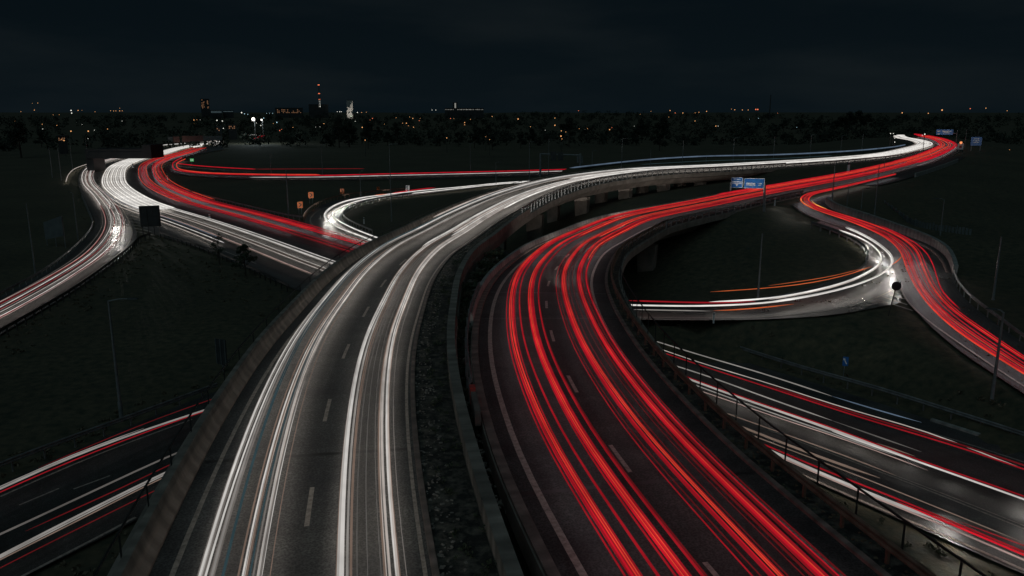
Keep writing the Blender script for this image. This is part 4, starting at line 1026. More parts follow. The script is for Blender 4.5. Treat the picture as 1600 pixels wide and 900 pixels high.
# far blue signs
def far_sign(x0, x1, y0, y1, yb, dist, label, post_x, seed, rnd=False):
    q = Pz((x0 + x1) / 2, yb, dist); k = dist / FPX
    t = empty("direction_sign", q, label, "road sign", None, face_cam(q))
    z0 = Pz(x0, y1, dist)[2] - q[2]; z1 = Pz(x0, y0, dist)[2] - q[2]; w = (x1 - x0) * k
    sign_panel(t, 0, (z0 + z1) / 2, w, z1 - z0, BLUE, th=.2)
    b = MB()
    for px in post_x: b.rod(((px - (x0 + x1) / 2) * k, .25, -2), ((px - (x0 + x1) / 2) * k, .25, z1 - .2), .16, .14, 8)
    if max(post_x) > x1: b.rod((0, .3, z0 + .6), ((max(post_x) - (x0 + x1) / 2) * k, .3, z0 + .6), .14, .14, 8)
    b.build("post", POLE, t)
    return t, q, z0, z1, w
t, q, z0, z1, w = far_sign(1462.5, 1485.5, 202.3, 210.6, 224, 345, "far blue overhead sign above the last red bend", (1491,), 5)
scribble(t, w * .12, (z0 + z1) / 2, 1, 1, [(w * .5, .5, .35), (w * .35, .4, -.3)], -.13, 5); scribble(t, -w * .36, (z0 + z1) / 2, 1, 1, [(w * .16, .6, .3), (w * .16, .4, -.8)], -.13, 6)
added_spot(q + np.array((-14, -45, 5)), q + np.array((0, 0, (z0 + z1) / 2)), 9000, 14)  # added spot brightening the far overhead sign
t, q, z0, z1, w = far_sign(1516.5, 1531, 214, 227.5, 234, 300, "far squarish blue sign standing right of the last bend", (1518, 1530), 6)
scribble(t, 0, (z0 + z1) / 2, 1, 1, [(w * .5, .3, .9), (w * .6, .25, .2), (w * .5, .25, -.4)], -.13, 7)
added_spot(q + np.array((-22, -36, 5)), q + np.array((0, 0, (z0 + z1) / 2)), 4500, 14)  # added spot brightening the squarish sign
# warning trailer with orange lamp
q = Pz(1500, 236, 270)
t = empty("warning_trailer", q, "pale warning board topped by a glowing orange lamp near the last red bend", "warning board", None, face_cam(q))
b = MB(); b.box((0, 0, 1.5), 1.7, .15, 2.0); b.build("board", SIGN_WHITE, t)
b = MB(); b.box((0, -.1, 1.4), .7, .05, .7); b.build("symbol", REDPAINT, t)
b = MB(); b.box((0, .3, .3), 1.5, 1.0, .3); b.rod((-.8, .3, .0), (-.6, .3, .0), .32, .32, 10); b.rod((.6, .3, .0), (.8, .3, .0), .32, .32, 10); b.build("chassis", DARK_STEEL, t)
LAMP_ORANGE = glow("lamp_orange", (1.0, .32, .12), 1.1)
b = MB(); b.ball((0, -.05, 2.75), .42); b.build("lamp", LAMP_ORANGE, t)

# chevrons round the small loop
def chevron_sign(x, y, dist, size, by, rz, label, legs=2):
    top = Pz(x, y, dist); q = np.array((top[0], top[1], P(x, by, 21.0)[2]))
    t = empty("chevron_sign", q, label, "chevron sign", "orange chevron signs round the small loop", face_cam(q) + rz)
    zc = top[2] - q[2]
    b = MB(); b.box((0, 0, zc), size, .06, size * 1.15); pn_ = b.build("panel", ORANGE, t)
    b = MB(); s_ = size * .5; hw = size * .13
    for sg in (1, -1):
        a = [(-s_ * .35 - hw, sg * s_ * .8), (-s_ * .35 + hw, sg * s_ * .8), (s_ * .45 + hw, 0), (s_ * .45 - hw, 0)]
        v = [(p[0], -.045, zc + p[1]) for p in a] + [(p[0], -.03 - .002 * sg, zc + p[1]) for p in a]
        b.add(v, [(0, 1, 2, 3) if sg < 0 else (3, 2, 1, 0), (4, 5, 6, 7), (0, 1, 5, 4), (1, 2, 6, 5), (2, 3, 7, 6), (3, 0, 4, 7)])
    b.build("chevron", SIGN_BLACK, pn_)
    for k in range(legs):
        b = MB(); b.rod(((k - (legs - 1) / 2) * size * .5, .06, -.5), ((k - (legs - 1) / 2) * size * .5, .06, zc + size * .4), .05, .05, 6); b.build("post", POLE, t)
    return top
c1 = chevron_sign(468.7, 320, 168, 1.15, 338, .25, "nearest orange chevron sign, at the end of the grey guardrail")
c2 = chevron_sign(485.7, 304.8, 188, 1.25, 326, .25, "second orange chevron sign, on tall legs above the brownish guardrail")
c3 = chevron_sign(534.7, 298.8, 206, 1.15, 310, .2, "third orange chevron sign, on one leg behind the top of the loop", 1)
c4 = chevron_sign(590.8, 294.8, 220, .9, 303, .6, "smallest orange chevron sign, far along the loop's back arm", 1)
nl = Line([P(x, y, 21, .66) + np.array((0, 0, .66)) for x, y in nO], 2, 2)
for c, pw in ((c1, 9000), (c2, 10000), (c3, 5000), (c4, 3000)):
    src = np.array((c[0] + 9, c[1] - 24, 1.2)); added_spot(src, c, pw, 9)  # one added spot per chevron, in place of retroreflection
q = P(637, 303, 21)
t = empty("plate_sign", q, "pale pair of narrow plates on a post beside the loop's far arm", "sign", None, face_cam(q))
zc = Pz(637, 294.5, q[1])[2] - q[2]
for sx in (-.3, .3):
    b = MB(); b.box((sx, 0, zc), .42, .05, 1.5); b.build("plate", SIGN_WHITE, t)
b = MB(); b.rod((0, .1, -.4), (0, .1, zc + .6), .05, .05, 6); b.build("post", POLE, t)
added_spot((q[0] + 6, q[1] - 24, 1.5), (q[0], q[1], q[2] + zc), 3500, 7)  # added spot brightening the plates

# billboard seen from behind
q = P(237, 366, 21.0)
t = empty("billboard", q, "dark billboard seen from behind, on legs at the tip of the grassy wedge", "billboard", None, face_cam(q) - .12)
kx = q[1] / FPX * 1.02
z0, z1 = Pz(237, 354, q[1])[2] - q[2], Pz(237, 321.5, q[1])[2] - q[2]; w = 29 * kx
b = MB(); b.box((0, .1, (z0 + z1) / 2), w, .28, z1 - z0); b.build("panel", SIGN_BACK, t)
for k in range(4):
    b = MB(); b.rod(((k - 1.5) * w * .28, -.08 if k % 2 else .3, -.6), ((k - 1.5) * w * .28, -.08, z1 - .1), .07, .07, 8); b.build("leg", DARK_STEEL, t)
for k in range(3):
    b = MB(); b.box((0, -.075, z0 + .3 + k * (z1 - z0 - .6) / 2), w, .06, .09); b.build("brace", DARK_STEEL, t)

# round sign seen from behind, bollard, keep-side sign
q = P(1388, 489, 17.35)
t = empty("round_sign", q, "round sign seen dark from behind on a thin pole at the gore", "round sign", None, face_cam(q) + .2)
zc = Pz(1388, 446.5, q[1])[2] - q[2]; dx = .42
b = MB(); b.rod((0, 0, -.4), (dx, 0, zc), .045, .04, 8); b.build("pole", DARK_STEEL, t)
b = MB(); b.rod((dx, -.03, zc), (dx, .0, zc), .40, .40, 24); b.build("disc", SIGN_BLACK, t)
q = P(1405.5, 449, 16.95)
t = empty("bollard", q, "small white bollard at the very tip of the striped gore", "bollard")
b = MB(); b.rod((0, 0, -.2), (0, 0, .5), .13, .12, 12); b.ball((0, 0, .5), .12); b.build("body", SIGN_WHITE, t)
b = MB(); b.rod((0, 0, .34), (0, 0, .42), .135, .135, 12); b.build("reflector", STEEL, t)
q = P(1317, 597, 21.0)
t = empty("keep_sign", q, "small blue sign with white diagonal arrow on the grass island", "road sign", None, face_cam(q) + .1)
zc = Pz(1317, 564.5, q[1])[2] - q[2]
b = MB(); b.rod((0, .05, -.4), (0, .05, zc + .2), .035, .035, 8); b.build("pole", POLE, t)
b = MB(); b.box((.05, 0, zc), .42, .04, .74); p_ = b.build("panel", BLUE, t)
b = MB(); c_ = MB()
a = [(-.13, .2), (-.06, .24), (.12, -.12), (.19, -.08), (.16, -.27), (-.02, -.19), (.05, -.155)]
a = [(-x, -z) for x, z in a]
v = [(x + .05, -.035, zc + z) for x, z in a]
b.add(v, [(0, 6, 2, 1), (5, 4, 3), (6, 5, 3, 2)]); b.build("arrow", SIGN_WHITE, p_)
added_spot((q[0] - 16, q[1] + -8, .7), (q[0], q[1], q[2] + zc), 600, 7)  # added spot brightening the arrow sign
q = P(348, 578, 21.0)
t = empty("tall_sign", q, "narrow tall sign with pale rails beside the flyover's left railing", "sign", None, face_cam(q) - .9)
zc = Pz(348, 550, q[1])[2] - q[2]
b = MB(); b.box((0, 0, zc), 1.3, .05, 2.2); b.build("panel", SIGN_BACK, t)
for sx in (-.55, 0, .55):
    b = MB(); b.box((sx, -.06, zc), .07, .06, 2.2); b.build("rail", GREYSHEET, t)
b = MB(); b.rod((0, .09, -.3), (0, .09, zc + .9), .06, .06, 8); b.build("post", POLE, t)

# dim gantry on the far road
q = P(873, 275, 21.0)
t = world_thing("sign_gantry", q, "dim grey sign gantry seen from behind, spanning the far road", "sign gantry")
yq = q[1]; zz = lambda y: Pz(873, y, yq)[2]; xx = lambda x: (x - 800) / FPX * yq * 1.0
for x in (843, 903.5):
    b = MB(); b.rod((xx(x) * 1.02, yq, -1), (xx(x) * 1.02, yq, zz(239.5)), .36, .32, 8); b.build("leg", POLE, t)
b = MB(); b.rod((xx(843) * 1.02, yq, zz(240.5)), (xx(903.5) * 1.02, yq, zz(242.5)), .24, .24, 8); b.build("cross_beam", POLE, t)
for x0, x1, y0, y1, m in ((858, 867, 236.5, 251, SIGN_BACK), (869, 877.5, 237.5, 250.5, SIGN_BACK), (898, 901, 243.5, 254, GREYSHEET), (904.8, 907, 243.5, 255, GREYSHEET)):
    b = MB(); b.box(((xx(x0) + xx(x1)) / 2 * 1.02, yq - .35, (zz(y0) + zz(y1)) / 2), (x1 - x0) / FPX * yq, .15, zz(y0) - zz(y1)); b.build("sign_panel", m, t)

# lane signal by the far red curve
q = P(300.5, 258, 21.0)
t = empty("lane_signal", q, "small glowing green signal on a pale base by the far red curve", "signal", None, face_cam(q))
k = q[1] / FPX; zc = Pz(300, 250, q[1])[2] - q[2]
b = MB(); b.box((0, 0, zc), 7.6 * k, .4, 6.6 * k); b.build("housing", SIGN_BLACK, t)
b = MB(); b.box((0, -.25, zc), 5.4 * k, .1, 4.6 * k); b.build("lamp", glow("signal_green", (.06, .30, .10), .9), t)
b = MB(); b.box((-1.2 * k, -.32, zc), 1.1 * k, .04, 1.8 * k); b.box((1.2 * k, -.32, zc), 1.1 * k, .04, 1.8 * k); b.build("symbol", glow("signal_white", (.6, .75, .6), .8), t)
b = MB(); b.rod((0, 0, -1.5), (0, 0, zc - 3.3 * k), .5, .45, 8); b.build("base", PALE_CONC, t)

# delineators and reflectors
def marker(x, y, h, label, hh=1.0, w=.12, red=False):
    q = P(x, y, h); t = empty("marker_post", q, label, "marker post")
    b = MB(); b.box((0, 0, hh / 2 - .15), w, w * .8, hh + .3); b.build("body", SIGN_WHITE, t)
    b = MB(); b.box((0, 0, hh * .82), w * 1.08, w * .9, hh * .14); b.build("reflector", REDPAINT if red else SIGN_BLACK, t)
marker(568.8, 348.5, 21, "white marker post on the dark grass inside the small loop", 1.1, .2)
marker(1210.5, 320, 14.0, "white marker post with red reflector at the ramp exit", 1.1, .16, True)
marker(1115, 500, 18.35, "lone white marker post on the near edge of the loop road", .7, .14)
marker(328, 344, 20.9, "red topped marker post on the motorway's median", 1.2, .3, True)
marker(1325, 270, 14.2, "pale marker post between the white and the red carriageway", 2.6, .5)
marker(208, 262, 21, "white marker post at the start of the broad white bend", 1.6, .5)
marker(262, 281, 21, "white marker post at the inside of the distant red bend", 1.4, .35, True)

# fences, hoardings, overpass, parked boxes
FN = px_line([(1382, 327, 15.6), (1405, 344, 15.9), (1432, 360, 16.0), (1470, 367, 16.2), (1520, 373, 16.3)])
t = world_thing("board_fence", FN.at(FN.L / 2)[0], "long grey board fence on the dark bank right of the ramp", "fence")
b = MB()
for s in np.arange(0, FN.L, .42):
    c = FN.at(s)[0]; b.box((c[0], c[1], c[2] + .45), .3, .05, 1.7 + .12 * math.sin(s * 3), FN.heading(s))
b.build("boards", GREYSHEET, t)
for s in np.arange(0, FN.L, 3.0):
    c = FN.at(s, .1)[0]; b = MB(); b.box((c[0], c[1], c[2] + .5), .14, .14, 2.0, FN.heading(s)); b.build("post", GREYSHEET, t)
q = P(87, 384, 21)
t = empty("hoarding", q, "dark slanting banner hoarding outside the slip road's bend", "hoarding", None, face_cam(q) - 1.05)
b = MB(); b.add([(-2.6, -.05, .8), (2.6, -.05, 1.8), (2.6, -.05, 5.0), (-2.6, -.05, 3.6), (-2.6, .05, .8), (2.6, .05, 1.8), (2.6, .05, 5.0), (-2.6, .05, 3.6)], [(0, 1, 2, 3), (7, 6, 5, 4), (1, 0, 4, 5), (2, 1, 5, 6), (3, 2, 6, 7), (0, 3, 7, 4)]); b.build("banner", GREYSHEET, t)
for sx in (-2.5, 0, 2.5):
    b = MB(); b.rod((sx, .12, -.6), (sx, .12, 4.3 + sx * .27), .07, .07, 6); b.build("post", POLE, t)

q0, q1 = Pz(140, 247, 286), Pz(237, 247, 286)
t = world_thing("overpass", (q0 + q1) / 2 * np.array((1, 1, 0)), "dark concrete overpass crossing the white carriageways far left", "overpass")
cx = (q0[0] + q1[0]) / 2; zb, zt_ = q0[2], Pz(140, 234, 286)[2]
b = MB(); b.box((cx, 288, (zb + zt_) / 2 - .3), q1[0] - q0[0], 9, zt_ - zb - .6); b.build("deck", DARKBLD, t)
for yy in (283.6, 292.4):
    b = MB(); b.box((cx, yy, zt_ + .0), q1[0] - q0[0], .35, .9); b.build("parapet", DARKBLD, t)
for x_, w_ in ((q0[0] + 1.0, 2.6), (q1[0] - 1.0, 1.6)):
    b = MB()
    if x_ < cx: b.box((x_, 288, zb / 2 - .05), w_, 8, zb - .02)
    else: continue
    b.build("abutment", DARKBLD, t)
b = MB(); b.box((q1[0] + .05, 287.6, (zb + Pz(236, 226, 286)[2]) / 2 + .05), 3.0, 10.2, Pz(236, 226, 286)[2] - zb); b.build("end_block", DARKBLD, t)
for i, (x0, x1, y0, y1, m, lb) in enumerate(((263, 270, 214, 222, GREYSHEET, "small grey box container, leftmost of the far row"), (271.5, 280.5, 213.5, 222.5, CORTEN, "dull red box container, second in the far row"),
                                            (285.5, 296, 212.5, 222, CORTEN, "brownish box container in the middle of the far row"), (297, 318, 212.5, 220.5, CORTEN, "long dull red box container of the far row"), (319, 346, 213, 219.5, GREYSHEET, "long grey box container, rightmost of the far row"))):
    D_ = 480; k = D_ / FPX; q = Pz((x0 + x1) / 2, y1, D_)
    t = empty("box_container", q, lb, "container", "box containers in the far row", face_cam(q))
    w, h = (x1 - x0) * k, (y1 - y0) * k
    b = MB(); b.box((0, 0, h / 2), w, 2.5, h)
    for j in range(int(w / .6)): b.box((-w / 2 + .3 + j * .6, -1.27, h / 2), .25, .06, h * .9)
    b.build("body", m, t)
    b = MB(); b.box((-w / 2 + .3, 0, -2), .3, .3, 4.2); b.box((w / 2 - .3, 0, -2), .3, .3, 4.2); b.build("stand", DARK_STEEL, t)

# ------------------------------------------------------------------ town on the horizon
AMB = glow("lamp_amber", (1.0, .45, .17), 1.1); AMR = glow("lamp_red_amber", (1.0, .22, .10), 1.2); WHT = glow("lamp_white", (.95, .95, .85), 1.15); BLU = glow("lamp_bluish", (.45, .72, .85), 1.2)
FLD = glow("flood_white", (1.0, .95, .86), 4.0)
WIN = glow("lit_window", (1.0, .5, .26), .2); WINB = glow("lit_window_cool", (.3, .45, .5), .16); WINW = glow("lit_window_white", (.75, .75, .68), .3)
lamps = """59 161 a 6|50.5 161.5 a 3|53.7 172 a 7|32.6 174.5 a 5|83 179.5 a 5|92.5 179 a 4|111 172.5 w 12|112 176.7 w 11|122 172.5 a 9|128 172.5 a 3|148.5 174.6 a 5|172.7 173 a 6|177.5 173.3 a 6|181 173.3 a 6|187 169 a 4|187 173.2 a 8|191 173.2 a 6|23 189.3 a 6|6.5 187.6 w 4|66.2 194 a 10|66.7 201.5 w 6|64.4 207 a 6|88.9 195.9 a 6|110.8 205 a 13|137.9 205 a 14|147.4 203.4 w 5|168 201.6 a 7|190.9 188.8 w 9|128.3 194.6 w 4|92 216.2 a 12|100 219.5 a 12|96 217.5 a 6|137.5 216.5 w 5|303 187.5 a 10|303.7 193 a 11|307.5 187 a 5|313 187 w 5|339 188 w 13|347.5 189 w 13|377.5 176 w 14|382 177.8 b 8|387 178.5 b 8|409 187.5 w 16|412 184.5 b 9|400.5 192 w 8|407.5 196 w 10|432.5 191.2 b 11|427 193 a 5|361 197 a 8|364.5 197 a 8|367 201 a 8|359 200 a 7|344 201.5 a 10|349 200.5 w 9|437 204 r 9|440 202.5 r 9|457.7 199 a 6|416.5 177 b 5|421 177 b 5|426 177 b 5|506 193.5 a 12|566 199 a 11|570.5 219 a 9|555 189.5 w 5|578 187.5 r 6|582 185 r 7|619 184 a 5|601 194 a 6|640 182.7 a 6|645 185 a 9|629 192.5 a 6|635 192.5 a 10|638 196.5 a 5|646 198.7 a 8|655 188.5 r 6|656.5 185 a 4|704 185 r 7|709 185.5 a 4|726 191.5 a 9|726 195 a 7|735 186.5 a 6|698 215.5 a 9|759 213.5 a 4|765 218 a 6|558.5 175.7 w 9|565 175.7 a 6|572.5 175.3 a 5|769 182 a 7|500 198 w 4|493 198.5 w 4|527 201 r 4|675 171.8 w 6|681 171.8 w 6|527 174.5 w 6|531 174.5 w 8|533.5 174.5 w 6|809.5 186 a 13|829 198 a 6|867 184.5 a 8|867 195.7 a 12|876.5 212.7 a 15|877 204.5 a 9|884 206 a 8|878 217 a 7|852 203.5 w 4|904 173 r 6|905 201 a 5|914 202.5 w 6|918 201 a 5|952.5 202.5 a 11|956 199.5 r 5|991 197 w 4|1005 199 w 4|1047 172.7 a 9|1045 183 a 4|1055 176.5 r 7|1067 176.5 a 9|1086.5 176 a 9|1092 175.5 a 7|1104 174 a 9|1086 189 a 8|1118.5 197 a 10|1122 197 w 6|1143 170.5 a 5|1148 171.5 a 8|1160 171.8 a 8|1169 171.8 a 7|1181 171 r 13|1184 171 r 13|1171 186 b 5|1185 185 b 4|1017 174 a 5|1000.5 178.5 a 3|1409.7 176.3 a 11|1450.5 177 a 9|1472 172 a 15|1516 169.7 r 9|1540.5 169 a 8|1573.7 173 a 6|1245 199 b 5|1215 176.8 r 4|1577.5 234 a 5|1542 248.5 w 5|1391.5 208.6 w 9|1396 208.5 w 7|1398 222 w 10|1398 216 w 7|1445 209.7 w 13|1111 300 b 9"""
MATS = {"a": AMB, "r": AMR, "w": WHT, "b": BLU}
CW = {"a": "amber", "r": "reddish", "w": "white", "b": "bluish"}
def size_word(s): return "faint" if s <= 4 else ("small" if s <= 7 else ("clear" if s <= 10 else "bright"))
def zone(x):
    for lim, w in ((70, "far left of the overpass, near the picture's edge"), (135, "left of the overpass"), (245, "above the overpass"), (335, "near the amber windowed tower"), (450, "around the floodlit yard"), (545, "near the red lit mast"), (690, "right of the pale floodlit tower"),
                   (790, "below the long white lit building"), (860, "above the dim gantry's left leg"), (960, "above the dim sign gantry"), (1200, "above the blue direction signs"), (1380, "above the faint blue streak")):
        if x < lim: return w
    return "near the last bend"
first = {}
for ln in lamps.split("|"):
    x, y, c, s = ln.split(); x, y, s = float(x), float(y), float(s) / 10
    dist = 1250.0 if y < 181 else min(1000.0, max(260.0, (CAM_H - 7.0) / ((y - 175.0) / FPX) * 1.0))
    if x > 1380 and y > 205: dist = 300.0
    if x == 1111: dist = 150.0
    q = Pz(x, y, dist); g = min(float(ground_z(q[0], q[1])[0]), q[2] - 3)
    lb = f"{size_word(s * 10)} {CW[c]} lamp {'on the skyline' if y < 181 else 'among the dark fields'} {zone(x)}"
    if c not in first:
        t = empty("street_lamp", q, lb, "lamp", lb)
        b = MB(); b.ball((0, 0, 0), 1.0, k=10, n=6); h = b.build("lamp_head", MATS[c], t)
        b = MB(); b.rod((0, 0.06, -1), (0, 0.06, 0), .12, .09, 6); p_ = b.build("pole", DARK_STEEL, t)
        first[c] = t
    else:
        t = dup_tree(first[c], None, q, 0, lb); t["group"] = lb
    for ch in t.children:
        if ch.name.startswith("lamp_head"): r_ = dist * .00052 * (.12 + .98 * s); ch.scale = (r_, r_, r_)
        else: ch.scale = (1, 1, q[2] - g + .5)
# floodlights
for (x, y, r_, lb) in ((395.8, 186.3, 2.6, "dazzling white floodlight on a mast, brightest lamp of the skyline"), (408.6, 187.3, 1.2, "second floodlight on a mast, just right of the dazzling one")):
    dist = 560; q = Pz(x, y, dist)
    t = empty("floodlight", q, lb, "floodlight")
    b = MB(); b.ball((0, 0, 0), r_ * dist / FPX); b.build("lamp_head", FLD, t)
    b = MB(); b.rod((.5, .5, -q[2] - 1), (.5, .5, 0), .35, .2, 8); b.build("mast", DARK_STEEL, t)
    l = bpy.data.lights.new("floodlight_beam", 'POINT'); l.energy = 2500 * r_; l.shadow_soft_size = .8; l.color = (.8, .95, 1)
    lo = bpy.data.objects.new("floodlight_beam", l); COL.objects.link(lo); lo.location = tuple(q + np.array((0, -r_ * dist / FPX - 1.6, 0)))

def building(name, x0, x1, y0, dist, label, mat, depth=14, windows=(), wmat=None, roof=None):
    k = dist / FPX; q = Pz((x0 + x1) / 2, y0, dist); g = float(ground_z(q[0], q[1])[0]) - 1
    t = empty(name, (q[0], q[1], g), label, "building", None, face_cam(q))
    H = q[2] - g; w = (x1 - x0) * k
    b = MB(); b.box((0, depth / 2, H / 2), w, depth, H); wl_ = b.build("walls", mat, t)
    b = MB(); b.box((0, depth / 2, H + .25), w + .6, depth + .6, .5); b.build("roof", DARKBLD, t)
    for (wx, wy, ww, wh) in windows:
        cx = (wx - (x0 + x1) / 2) * k; cz = Pz(wx, wy, dist)[2] - g
        b = MB(); b.box((cx, -.06, cz), ww * k, .1, wh * k); b.build("window", wmat, wl_)
    return t, q, H
rw = random.Random(5)
building("tower_block", 313.5, 326, 154.8, 1250, "dark tower block with amber windows in two columns", DARKBLD, 16,
         [(x + rw.uniform(-.5, .5), 156.2 + i * 1.55, 1.5, .9) for i in range(9) for x in (315.5, 318, 323.5) if rw.random() < .72], WIN)
t, q, H = building("floodlit_tower", 541.5, 550.5, 156.5, 1250, "pale floodlit tower block, brightest building of the skyline", PALE_FACADE, 14, [(x, 160 + i * 2.2, .35, 1.7) for i in range(6) for x in (543.5, 546, 548.5)], DARKBLD)
added_spot(q + np.array((8, -26, -H + 2)), q + np.array((0, 0, -H * .45)), 26000, 70, "facade_floodlight")
building("tower_block", 707.5, 714.5, 160.5, 1250, "slim tower with one white lit stair strip over the long white building", DARKBLD, 10, [(711.3, 166, 2.2, 9.5)], WINW)
building("long_building", 696, 755, 169.3, 1240, "long low building with a row of white lit windows", DARKBLD, 14, [(697 + i * 2.25 + rw.uniform(-.3, .3), 171.2, rw.uniform(.7, 1.7), rw.uniform(.7, 1.3)) for i in range(26) if not 5 < i < 8], WINW)
building("long_building", 431, 472, 168.8, 1250, "broad low block with warm windows left of the mast", DARKBLD, 14, [(432.5 + i * 2.1, 171.5 + j * 2.2, 1.3, .9) for i in range(19) for j in range(3) if rw.random() < .62], WIN)
building("long_building", 329, 346, 172.5, 1200, "low block with pale bluish windows beside the amber tower", DARKBLD, 14, [(331 + i * 1.9, 174 + j * 1.8, 1.5, .9) for i in range(8) for j in range(2)], WINB)
building("long_building", 349, 364, 173.0, 1210, "small low block with faint bluish windows nearest the floodlights", DARKBLD, 14, [(350.5 + i * 2.0, 174.2, 1.5, 1.0) for i in range(7)], WINB)
building("long_building", 483, 512, 163.5, 1270, "dark block at the foot of the red lit mast", DARKBLD, 16, [], WIN)
for x0, x1, y0, d_, lb in ((338, 346, 198.5, 620, "small house with warm windows below the floodlights, left one"), (357, 369, 195, 640, "house with warm windows below the floodlights, right one"), (91, 103, 213.5, 420, "house with amber windows left of the overpass")):
    building("house", x0, x1, y0, d_, lb, DARKBLD, 9, [(x0 + 1.5 + i * 2.4, y0 + 2.6 + j * 2.6, 1.5, 1.5) for i in range(int((x1 - x0) / 2.6)) for j in range(2) if rw.random() < .75], WIN)
q = Pz(498, 131.5, 1250); g = float(ground_z(q[0], q[1])[0])
t = empty("radio_mast", (q[0], q[1], g), "slender mast with red warning lights on the skyline", "mast")
b = MB()
for a_ in range(3): b.rod((2.2 * math.cos(a_ * 2.094), 2.2 * math.sin(a_ * 2.094), -1), (.5 * math.cos(a_ * 2.094), .5 * math.sin(a_ * 2.094), q[2] - g), .25, .2, 5)
for z_ in np.arange(2, q[2] - g, 4): b.box((0, 0, z_), 2.6 - 1.8 * z_ / (q[2] - g), .2, .2)
b.build("lattice", DARKBLD, t)
for y_, m_, r_ in ((132.7, AMR, .75), (146.2, AMR, .7), (155.3, AMR, .5), (158, WHT, .4), (161, WHT, .4), (164, WHT, .4), (166.5, WHT, .5)):
    b = MB(); z_ = Pz(498, y_, 1250)[2] - g
    b.ball((-.7, -.9, z_), r_); b.ball((.8, -.9, z_), r_); b.build("warning_lamp", m_, t)
q = Pz(1204.5, 148, 1100); g = float(ground_z(q[0], q[1])[0])
t = empty("radio_mast", (q[0], q[1], g), "unlit thin mast on the skyline above the blue direction signs", "mast")
b = MB(); b.rod((0, 0, -1), (0, 0, q[2] - g), .9, .5, 6); b.build("shaft", DARKBLD, t)

# ------------------------------------------------------------------ woods, trees, weeds
rng = np.random.default_rng(21)
cs, sp = [], []
for i in range(1500):
    a = rng.uniform(-.78, .78); r_ = rng.uniform(520, 1320)
    x, y = r_ * math.sin(a), r_ * math.cos(a)
    cs.append((x, y, 0)); sp.append(rng.uniform(3.2, 6.5))
cs = np.array(cs); cs[:, 2] = far_rise(cs[:, 0], cs[:, 1]) + np.array(sp) * .62
v, f = leaf_quads(cs, 42, np.array(sp), 1.15, rng, .85)
tag(mesh("woodland", v, f, WOOD), kind="stuff")

def make_tree(seed, h, label, name="tree", n_cl=16, per=70, leaf=.2, mat=LEAF, crown_w=.42, lo=.35):
    rng = np.random.default_rng(seed)
    t = empty(name, (0, 0, 0), label, "tree")
    b = MB(); top = (rng.uniform(-.04, .04) * h, rng.uniform(-.04, .04) * h, h * .8)
    b.rod((0, 0, -.5), (top[0] * .5, top[1] * .5, h * .4), h * .028, h * .02, 8); b.rod((top[0] * .5, top[1] * .5, h * .4), top, h * .02, h * .006, 7)
    cl = []
    for i in range(n_cl):
        u = rng.uniform(lo, 1.0); a = rng.uniform(0, 6.28); rr = crown_w * h * math.sin(min(1, (1.05 - u) / (1.05 - lo)) * 1.9) * rng.uniform(.3, 1)
        c = (rr * math.cos(a), rr * math.sin(a), u * h); cl.append(c)
        u0 = max(.25, u - .18); b.rod((top[0] * u0, top[1] * u0, h * u0 * .9), c, h * .009, h * .003, 5)
    b.build("trunk", BARK, t)
    v, f = leaf_quads(cl, per, np.array([h * rng.uniform(.09, .16) for _ in cl]), leaf, rng, .8)
    mesh("crown", v, f, mat, t)
    return t
q = P(343, 412, 21.0)
t = make_tree(8, 4.2, "small ragged tree in front of the motorway's guardrail, on the grassy wedge", n_cl=13, per=46, leaf=.11, crown_w=.3, lo=.3); t.location = tuple(q)
for i, (x, y, h, sc_, lb) in enumerate(((384, 430, 21, .55, "dark low tree on the grassy wedge right of the ragged tree"), (1335, 205, 0, 0, ""), (0, 0, 0, 0, ""), (0, 0, 0, 0, ""),
                                        (0, 0, 0, 0, ""), (0, 0, 0, 0, ""))):
    if not lb: continue
    o = make_tree(30 + i, 5.5 * sc_ + 1.0, lb, n_cl=15, per=60, leaf=.13 + .06 * sc_); o.location = tuple(P(x, y, h)); o.location.z = float(ground_z(o.location.x, o.location.y)[0])
tp = [make_tree(60, 11, "dark leafy tree standing among others on the plain beyond the roads", per=90, leaf=.42, mat=WOOD), make_tree(61, 14, "x", per=90, leaf=.45, mat=WOOD), make_tree(62, 9, "x", per=90, leaf=.36, mat=WOOD)]
k = 0
for i in range(70):
    a = rng.uniform(-.66, .66); r_ = rng.uniform(430, 640); x, y = r_ * math.sin(a), r_ * math.cos(a)
    if a > .2 or abs(a + .36) < .12: continue
    if np.min((CT[:, 0] - x) ** 2 + (CT[:, 1] - y) ** 2) < 14 ** 2: continue
    o = tp[k] if k < 3 else dup_tree(tp[k % 3])
    k += 1
    o.location = (x, y, float(ground_z(x, y)[0])); o.rotation_euler = (0, 0, rng.uniform(0, 6)); s_ = rng.uniform(.8, 1.2); o.scale = (s_, s_, s_)
    o["label"] = "dark leafy tree standing among others on the plain beyond the roads"; o["group"] = "dark trees on the plain"
for x, h_ in ((1312, 15), (1326, 19), (1340, 20), (1355, 17), (1278, 13), (1252, 12), (1226, 12)):
    o = dup_tree(tp[1]); q = Pz(x, 182, 760); z_ = float(ground_z(q[0], q[1])[0]); o.location = (q[0], q[1], z_ - 1); s_ = h_ / 14; o.scale = (s_ * 1.1, s_ * 1.1, s_)
    o["label"] = "tall tree breaking the skyline left of the last bend"; o["group"] = "trees breaking the skyline"

